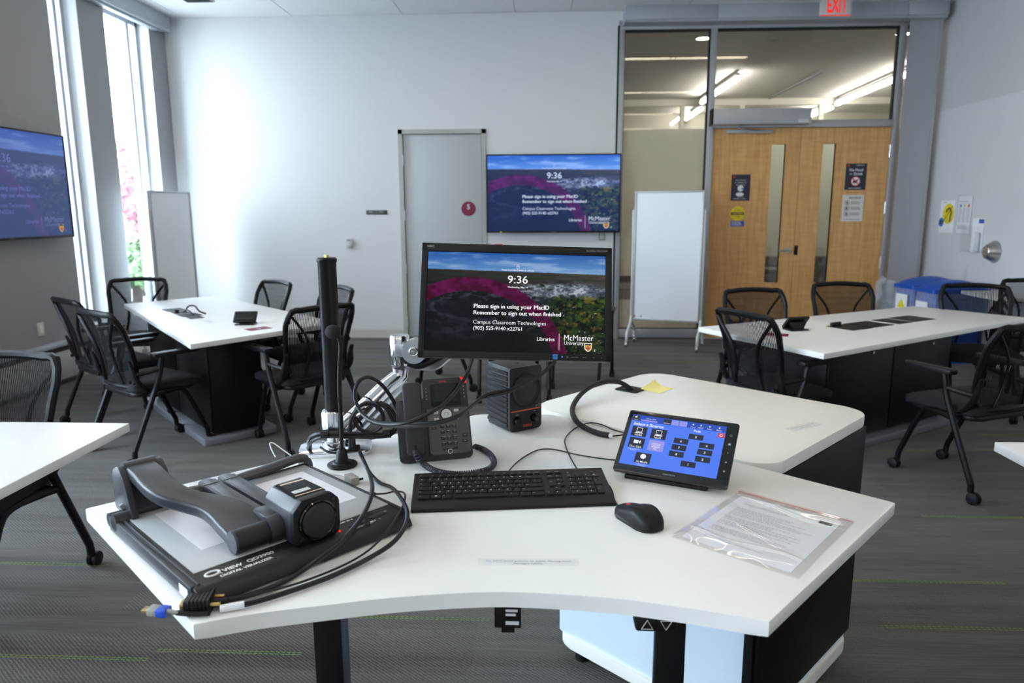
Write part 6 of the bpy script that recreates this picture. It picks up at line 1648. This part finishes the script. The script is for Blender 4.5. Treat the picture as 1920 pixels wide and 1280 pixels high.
# ================================================================== SCREENS
def fbm(nx, ny, fx, fy, seed, octs=4):
    r = np.random.RandomState(seed); out = np.zeros((ny, nx)); amp = 1; tot = 0
    for o in range(octs):
        gx, gy = int(fx * 2 ** o) + 2, int(fy * 2 ** o) + 2
        g = r.rand(gy, gx)
        X = np.linspace(0, gx - 1.001, nx); Y = np.linspace(0, gy - 1.001, ny)
        xi, yi = X.astype(int), Y.astype(int); fxx, fyy = X - xi, Y - yi
        fxx = fxx * fxx * (3 - 2 * fxx); fyy = (fyy * fyy * (3 - 2 * fyy))[:, None]
        a = g[yi][:, xi] * (1 - fxx) + g[yi][:, xi + 1] * fxx
        b = g[yi + 1][:, xi] * (1 - fxx) + g[yi + 1][:, xi + 1] * fxx
        out += amp * (a * (1 - fyy) + b * fyy); tot += amp; amp *= 0.55
    return out / tot
def aerial(nx, ny):
    u = np.linspace(0, 1, nx)[None, :].repeat(ny, 0); v = np.linspace(0, 1, ny)[:, None].repeat(nx, 1)
    def mixc(a, b, t): return a * (1 - t[..., None]) + b * t[..., None]
    C = lambda *c: np.ones((ny, nx, 3)) * np.array(c, float)
    sky = mixc(C(38, 92, 168), C(122, 168, 214), np.clip(v / 0.19, 0, 1) * .8 + .15 * u)
    cl_n = fbm(nx, ny, 5, 26, 1, 4); sky = mixc(sky, C(168, 196, 226), np.clip((cl_n - .5) * 3.2, 0, .75))
    hor = 0.178 + 0.016 * u + 0.006 * (fbm(nx, ny, 40, 1, 31, 3) - .5)
    far = mixc(C(44, 42, 36), C(76, 71, 60), fbm(nx, ny, 8, 40, 2, 4)) * (0.72 + 0.5 * u)[..., None]
    far = mixc(far, C(44, 58, 36), np.clip((fbm(nx, ny, 6, 30, 3) - .5) * 5, 0, 1))
    img = mixc(sky, far, np.clip((v - hor) * 160 + .5, 0, 1))
    land = v >= hor
    city = mixc(C(30, 38, 48), C(92, 98, 108), np.clip(fbm(nx, ny, 16, 22, 4, 4) * 2.8 - .9, 0, 1))
    st = np.sqrt(((u - .30) / .27) ** 2 + ((v - .56) / .12) ** 2); city = mixc(city, C(120, 128, 138), np.clip(1 - np.abs(st - 1) * 14, 0, .7)); city = mixc(city, C(30, 36, 34), np.clip((.9 - st) * 5, 0, .7))
    rd = np.abs(v - .66 - .32 * (u - .12)); city = mixc(city, C(104, 108, 114), np.clip(1 - rd * 90, 0, .7) * (v > .4))
    bl = fbm(nx, ny, 46, 60, 5, 3); city = mixc(city, C(132, 140, 150), np.clip((bl - .60) * 9, 0, .8) * np.clip((.62 - v) * 5, 0, 1))
    city = mixc(city, C(30, 40, 24), np.clip((fbm(nx, ny, 18, 18, 21, 3) - .52) * 8, 0, 1))
    wood = mixc(C(12, 26, 10), C(66, 92, 30), np.clip(fbm(nx, ny, 34, 30, 6, 3) * 2 - .5, 0, 1))
    wood = mixc(wood, C(128, 112, 34), np.clip((fbm(nx, ny, 30, 26, 7, 3) - .60) * 8, 0, .7))
    wood = mixc(wood, C(8, 14, 8), np.clip((.40 - fbm(nx, ny, 40, 36, 23, 2)) * 8, 0, .8))
    wood = mixc(wood, C(200, 200, 200), np.clip((fbm(nx, ny, 90, 80, 8, 2) - .80) * 12, 0, 1) * (v > .5))
    k = np.clip((v - (0.30 + 0.05 * np.sin(6 * u))) * 14, 0, 1)
    img = np.where(land[..., None], mixc(img, city, k), img)
    cit = np.clip(1 - ((u - .72) / .26) ** 2, 0, 1) * np.clip(1 - ((v - .39) / .10) ** 2, 0, 1)
    img = mixc(img, mixc(C(120, 128, 138), C(214, 222, 228), np.clip((fbm(nx, ny, 60, 44, 9, 2) - .42) * 6, 0, 1)), np.clip(cit * 1.6, 0, .85) * land * np.clip((fbm(nx, ny, 22, 30, 22, 3) - .36) * 7, 0, 1))
    kw = np.clip((v - (0.40 + 0.16 * np.clip(.74 - u, 0, 1) * 4)) * 18, 0, 1) * np.clip((u - .62) * 10, 0, 1)
    img = mixc(img, wood, kw)
    kb_ = np.clip((v - .80 - .05 * np.sin(9 * u)) * 14, 0, 1) * (u < .72)
    img = mixc(img, mixc(C(16, 22, 14), C(52, 58, 30), fbm(nx, ny, 30, 30, 10, 3)), kb_)
    # dark lower left overlay of the sign in page
    d = np.clip((v - .17) * 3.4, 0, 1) * np.clip((0.86 - u) * 2.6, 0, 1)
    img = img * (1 - 0.56 * d)[..., None] + (d * 3)[..., None] * np.array([.6, .9, 1.6])
    img = img * (1 - 0.35 * np.clip((v - .5) * 2, 0, 1))[..., None]
    # magenta ring
    rr2 = np.sqrt((u - .249) ** 2 + ((v - 1.247) * 9 / 16) ** 2)
    rg_ = np.clip((rr2 - .481) * 300, 0, 1) * np.clip((.560 - rr2) * 300, 0, 1)
    magc = mixc(C(74, 3, 40), C(108, 12, 74), np.clip((fbm(nx, ny, 14, 12, 11, 3) - .42) * 4, 0, 1))
    img = mixc(img, magc, rg_ * .88)
    return np.clip(img, 0, 255) / 255.0
NX, NY = 288, 162
im = aerial(NX, NY)
iml = np.where(im <= 0.04045, im / 12.92, ((im + 0.055) / 1.055) ** 2.4)
def screen_mesh():
    xs = np.linspace(-.5, .5, NX + 1); zs = np.linspace(.5, -.5, NY + 1)
    gx, gz = np.meshgrid(xs, zs)
    co = np.stack([gx.ravel(), np.zeros(gx.size), gz.ravel()], 1)
    i = np.arange(NY)[:, None] * (NX + 1) + np.arange(NX)[None, :]
    f = np.stack([i + NX + 1, i + NX + 2, i + 1, i], -1).reshape(-1, 4)
    me = bpy.data.meshes.new('screen_picture')
    me.vertices.add(len(co)); me.vertices.foreach_set('co', co.ravel())
    me.loops.add(f.size); me.loops.foreach_set('vertex_index', f.ravel().astype(np.int32))
    me.polygons.add(len(f)); me.polygons.foreach_set('loop_start', np.arange(0, f.size, 4, dtype=np.int32))
    me.update(calc_edges=True)
    at = me.color_attributes.new('picture', 'FLOAT_COLOR', 'CORNER')
    pad = np.pad(iml, ((0, 1), (0, 1), (0, 0)), mode='edge').reshape(-1, 3)
    c = np.ones((f.size, 4), np.float32); c[:, :3] = pad[f.ravel()]
    at.data.foreach_set('color', c.ravel())
    return me
def screenmat(name, gain, lift, rough=0.25):
    m = bpy.data.materials.new(name); m.use_nodes = True
    nt = m.node_tree; b = nt.nodes['Principled BSDF']
    at = node(nt, 'ShaderNodeVertexColor', layer_name='picture')
    g = node(nt, 'ShaderNodeVectorMath', operation='MULTIPLY_ADD')
    g.inputs[1].default_value = gain; g.inputs[2].default_value = lift
    nt.links.new(at.outputs['Color'], g.inputs[0])
    nt.links.new(g.outputs[0], b.inputs['Emission Color'])
    b.inputs['Emission Strength'].default_value = 1.0
    b.inputs['Base Color'].default_value = (0.003, 0.003, 0.004, 1); b.inputs['Roughness'].default_value = rough
    b.inputs['Specular IOR Level'].default_value = 0.05
    return m
base_scr = screen_mesh()
def lock_screen(parent, X, w, h, mat_img, mat_txt, crest=True):
    """sign in page: X maps x right, y up, z towards the viewer"""
    me = base_scr.copy(); me.materials.clear(); me.materials.append(mat_img)
    me.transform(X @ Matrix.Rotation(-PI / 2, 4, 'X') @ Matrix.Diagonal((w, 1, h, 1)))
    s = obj('screen', me, mat_img, parent, 'flat')
    def P(u, v): return ((u - .5) * w, (.5 - v) * h, 0.0012 * w)
    m = MB(X)
    cx_, cy_, _ = P(.507, .132); a = 0.008 * w
    m.tube([(cx_ - a, cy_, .001 * w), (cx_ + a, cy_, .001 * w), (cx_ + a, cy_ - a * 1.3, .001 * w), (cx_ - a, cy_ - a * 1.3, .001 * w)], 0.0012 * w, 4, 0, closed=True)
    m.tube([(cx_ - a * .6, cy_ + a * .3, .001 * w), (cx_ - a * .6, cy_ + a * .9, .001 * w), (cx_, cy_ + a * 1.35, .001 * w), (cx_ + a * .6, cy_ + a * .9, .001 * w), (cx_ + a * .6, cy_ + a * .3, .001 * w)], 0.0012 * w, 4, 2)
    obj('lock_icon', m, mat_txt, s, 'flat'); m = MB(X)
    m.text('Press Ctrl+Alt+Delete to unlock.', w=.182 * w, at=P(.507, .169), bold=.02)
    m.text('9:36', w=.113 * w, h=.080 * h, at=P(.507, .264), bold=.01)
    m.text('Wednesday, May 14', w=.113 * w, at=P(.507, .345), bold=.02)
    obj('screen_time', m, mat_txt, s, 'flat')['kind'] = 'stuff'; m = MB(X)
    for k in range(3):                     # heavy strokes
        m.text('Please sign in using your MacID', w=.42 * w, at=P(.265 + .0009 * k, .547), align='l')
        m.text('Remember to sign out when finished', w=.486 * w, at=P(.265 + .0009 * k, .612), align='l')
    m.text('Campus Classroom Technologies', w=.404 * w, at=P(.265, .706), align='l')
    m.text('(905) 525-9140 x22761', w=.27 * w, at=P(.266, .766), align='l', bold=.01)
    obj('screen_message', m, mat_txt, s, 'flat')['kind'] = 'stuff'; m = MB(X)
    m.text('Libraries', w=.098 * w, at=P(.67, .855), bold=.01)
    c = P(.744, .88); obj('divider_line', MB(X).box(c, (.0022 * w, .165 * h, .0001 * w)), mat_txt, s)
    m.text('McMaster', w=.162 * w, h=.055 * h, at=P(.853, .835)).text('University', w=.108 * w, h=.046 * h, at=P(.826, .893))
    obj('screen_logo', m, mat_txt, s, 'flat')['kind'] = 'stuff'; m = MB(X)
    c = P(.944, .955); m.tube([(c[0] + .005 * w * math.cos(q), c[1] + .005 * w * math.sin(q), c[2]) for q in [k * PI / 4 for k in range(7)]], 0.0013 * w, 4, 1)
    obj('corner_icon', m, mat_txt, s, 'flat')
    def shield(cu, cv, sx, sz, dz):
        cx_, cy_, z = P(cu, cv)
        pts = [(-1, 1), (1, 1), (1, 0.0), (.86, -.5), (.5, -.85), (0, -1.1), (-.5, -.85), (-.86, -.5), (-1, 0)]
        return [(cx_ + x * sx, cy_ + y * sz, z + dz) for x, y in pts]
    sx, sz = .021 * w, .042 * h
    obj('crest', MB(X).poly(shield(.905, .925, sx, sz, 0)), mat_txt, s, 'flat')
    obj('crest_field', MB(X).poly(shield(.905, .925, sx * .86, sz * .88, .0004 * w)), M['scr_gold'], s, 'flat')
    cx_, cy_, z = P(.905, .925)
    m = MB(X)
    zz = z + .0008 * w
    m.poly([(cx_ - sx * .15, cy_ + sz * .3, zz), (cx_ + sx * .15, cy_ + sz * .3, zz), (cx_ + sx * .22, cy_ - sz * .5, zz), (cx_, cy_ - sz * .8, zz), (cx_ - sx * .22, cy_ - sz * .5, zz)])
    for q in (-1, 1):
        m.poly([(cx_ + q * sx * .2, cy_ - sz * .3, zz), (cx_ + q * sx * .7, cy_ + sz * .35, zz), (cx_ + q * sx * .66, cy_ - sz * .1, zz), (cx_ + q * sx * .45, cy_ - sz * .55, zz)])
    obj('crest_eagle', m, M['scr_mag'], s, 'flat')
    m = MB(X)
    m.poly([(cx_ - sx * .8, cy_ + sz * .84, zz), (cx_ - sx * .8, cy_ + sz * .48, zz), (cx_ + sx * .8, cy_ + sz * .48, zz), (cx_ + sx * .8, cy_ + sz * .84, zz)])
    obj('crest_band', m, M['navy'], s, 'flat')
    return s
M['img_mon'] = screenmat('monitor_picture', (.80, .82, .88), (.002, .002, .004))
M['img_tv'] = screenmat('tv_picture', (.80, .92, 1.25), (.012, .022, .085))
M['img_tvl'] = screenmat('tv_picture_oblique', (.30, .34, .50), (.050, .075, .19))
lock_screen(MON, Matrix.Translation((0, -0.0005, 0)) @ RX90, .477, .269, M['img_mon'], M['scr_white'])
def television(label, pos, rz, W_, H_, mi, mt, led):
    t = thing('wall_television', label, 'television', pos, (0, 0, rz))
    e = 0.014
    f = MB().span((-W_ / 2, -0.030, -H_ / 2), (-W_ / 2 + e, 0.01, H_ / 2), 0.002).span((W_ / 2 - e, -0.030, -H_ / 2), (W_ / 2, 0.01, H_ / 2), 0.002)
    f.span((-W_ / 2, -0.030, H_ / 2 - e), (W_ / 2, 0.01, H_ / 2), 0.002).span((-W_ / 2, -0.030, -H_ / 2), (W_ / 2, 0.01, -H_ / 2 + 0.02), 0.002)
    obj('bezel', f, M['black'], t)
    obj('back_shell', MB().span((-W_ / 2 + .01, -0.01, -H_ / 2 + .01), (W_ / 2 - .01, 0.03, H_ / 2 - .01), 0.006), M['black'], t)
    obj('wall_mount', MB().span((-0.2, 0.03, -0.2), (0.2, 0.078, 0.2)), M['blackm'], t)
    obj('logo', MB().text('SAMSUNG', w=0.06, at=(0, -0.0306, -H_ / 2 + 0.010), R=RX90), M['greyink'], t, 'flat')
    if led: obj('status_light', MB().sphere((-W_ / 2 + 0.16, -0.031, -H_ / 2 + 0.006), 0.009, seg=10), M['led_yel'], t)
    lock_screen(t, Matrix.Translation((0, -0.022, 0.003)) @ RX90, W_ - 2 * e, H_ - 0.034, mi, mt)
    return t
television('large wall television beside the grey door showing a sign in page', (0.078, YB - 0.08, 1.690), 0.0, 1.522, 0.876, M['img_tv'], M['scr_tv'], True)
television('wall television cut off at the left edge of the picture', (XL + 0.08, 5.53, 1.724), PI / 2, 1.522, 0.876, M['img_tvl'], M['scr_tvl'], False)

# touch panel page
M['tp_blue'] = emat('panel_blue', (76, 122, 246), 0.97)
M['tp_bar'] = emat('panel_bar_blue', (20, 74, 190), 0.9)
M['tp_dark'] = emat('panel_button', (26, 34, 62), 0.8)
M['tp_lilac'] = emat('panel_active', (150, 150, 236), 0.95)
M['tp_red'] = emat('panel_red', (214, 60, 96), 0.95)
sx0, sx1, sy0, sy1 = -0.1235, 0.107, -0.070, 0.076
w, h = sx1 - sx0, sy1 - sy0
scp = obj('screen', MB(TBX).poly([(sx0, sy0, 0.0004), (sx1, sy0, 0.0004), (sx1, sy1, 0.0004), (sx0, sy1, 0.0004)]), M['tp_blue'], TAB, 'flat')
def T_(u, v, z=0.0008): return (sx0 + u * w, sy1 - v * h, z)
def rect(u0, v0, u1, v1, z=0.0006):
    return [T_(u0, v1, z), T_(u1, v1, z), T_(u1, v0, z), T_(u0, v0, z)]
obj('top_bar', MB(TBX).poly(rect(0, 0, 1, .125, .0005)), M['tp_bar'], scp, 'flat')
tx = MB(TBX)
def btn(u0, v0, u1, v1, mk, name='screen_button'):
    obj(name, MB(TBX).poly(rect(u0, v0, u1, v1)), M[mk], scp, 'flat')
btn(.01, .015, .083, .115, 'tp_dark'); btn(.345, .012, .425, .115, 'tp_dark'); btn(.43, .012, .51, .118, 'tp_lilac'); btn(.515, .012, .595, .118, 'tp_lilac')
btn(.105, .085, .28, .115, 'tp_lilac')
tx.text('Vol 10', h=.018 * h, at=T_(.046, .10)).text('Volume 100%', w=.11 * w, at=T_(.205, .055)).text('SelView', w=.07 * w, at=T_(.385, .095))
tx.poly([T_(.028, .06), T_(.040, .06), T_(.052, .075), T_(.052, .02), T_(.040, .036), T_(.028, .036)][::-1])
for u, s in ((.66, 'Unlock'), (.74, 'HDCP'), (.83, 'Tools'), (.93, 'Menu')):
    tx.text(s, w=.055 * w, at=T_(u, .098)); c = T_(u, .05); tx.poly([(c[0] + .009 * w * math.cos(q), c[1] + .009 * w * math.sin(q), c[2]) for q in [k * PI / 4 for k in range(8)]])
ic = MB(TBX)
tx.text('Select a Source', w=.325 * w, at=T_(.035, .183), align='l', bold=.02)
tx.text('Pods', w=.070 * w, at=T_(.715, .17), bold=.02)
for u, v, s in ((.035, .235, 'HDMI'), (.245, .235, 'VGA'), (.04, .465, 'Doc Cam'), (.15, .74, 'AirMedia')):
    btn(u, v, u + .165, v + .20, 'tp_dark')
    tx.text(s, w=(.075 if len(s) < 5 else .125) * w, at=T_(u + .083, v + .172), bold=.01)
btn(.25, .465, .415, .675, 'tp_lilac'); tx.text('PC', w=.036 * w, at=T_(.332, .637))
for u in (.035, .245):
    m0 = T_(u + .055, .345); m1 = T_(u + .112, .262)
    ic.tube([m0, (m1[0], m0[1], m0[2]), m1, (m0[0], m1[1], m0[2])], .0009, 4, 0, closed=True)
    ic.poly([T_(u + .036, .372), T_(u + .131, .372), T_(u + .116, .352), T_(u + .051, .352)])
ic.poly([T_(.09, .575), T_(.14, .575), T_(.14, .51), T_(.09, .51)]); ic.poly([T_(.145, .55), T_(.165, .575), T_(.165, .505), T_(.145, .53)])
c = T_(.232, .808); ic.poly([(c[0] + .030 * w * math.cos(q), c[1] + .030 * w * math.sin(q), c[2]) for q in [k * PI / 10 for k in range(20)]])
k0 = T_(.29, .56); ic.tube([T_(.29, .60), T_(.375, .60), T_(.375, .53), T_(.29, .53)], .0006, 4, 0, closed=True)
for a in range(3):
    for b_ in range(6): q = T_(.302 + b_ * .0125, .55 + a * .018); ic.box(q, (.0014, .0012, .0001))
tx.text('Press and hold for', w=.13 * w, at=T_(.115, .692)).text('Control', w=.05 * w, at=T_(.105, .712)).text('Follow on screen', w=.11 * w, at=T_(.235, .962)).text('instructions', w=.075 * w, at=T_(.235, .985))
for u, v, s in ((.64, .235, '5'), (.50, .355, '6'), (.765, .375, '4'), (.495, .485, '7'), (.76, .505, '3'), (.485, .615, '8'), (.755, .64, '2'), (.625, .77, '1')):
    btn(u, v, u + .15, v + .105, 'tp_dark'); tx.text(s, h=.042 * h, at=T_(u + .075, v + .055), bold=.03)
btn(.925, .145, .995, .23, 'tp_red')
c = T_(.96, .188); ic.tube([(c[0] + .013 * w * math.cos(q), c[1] + .013 * w * math.sin(q), c[2]) for q in [k * PI / 6 for k in range(12)]], .0007, 4, 1, closed=True)
obj('screen_text', tx, M['scr_white'], scp, 'flat')
obj('screen_icons', ic, M['scr_white'], scp, 'flat')
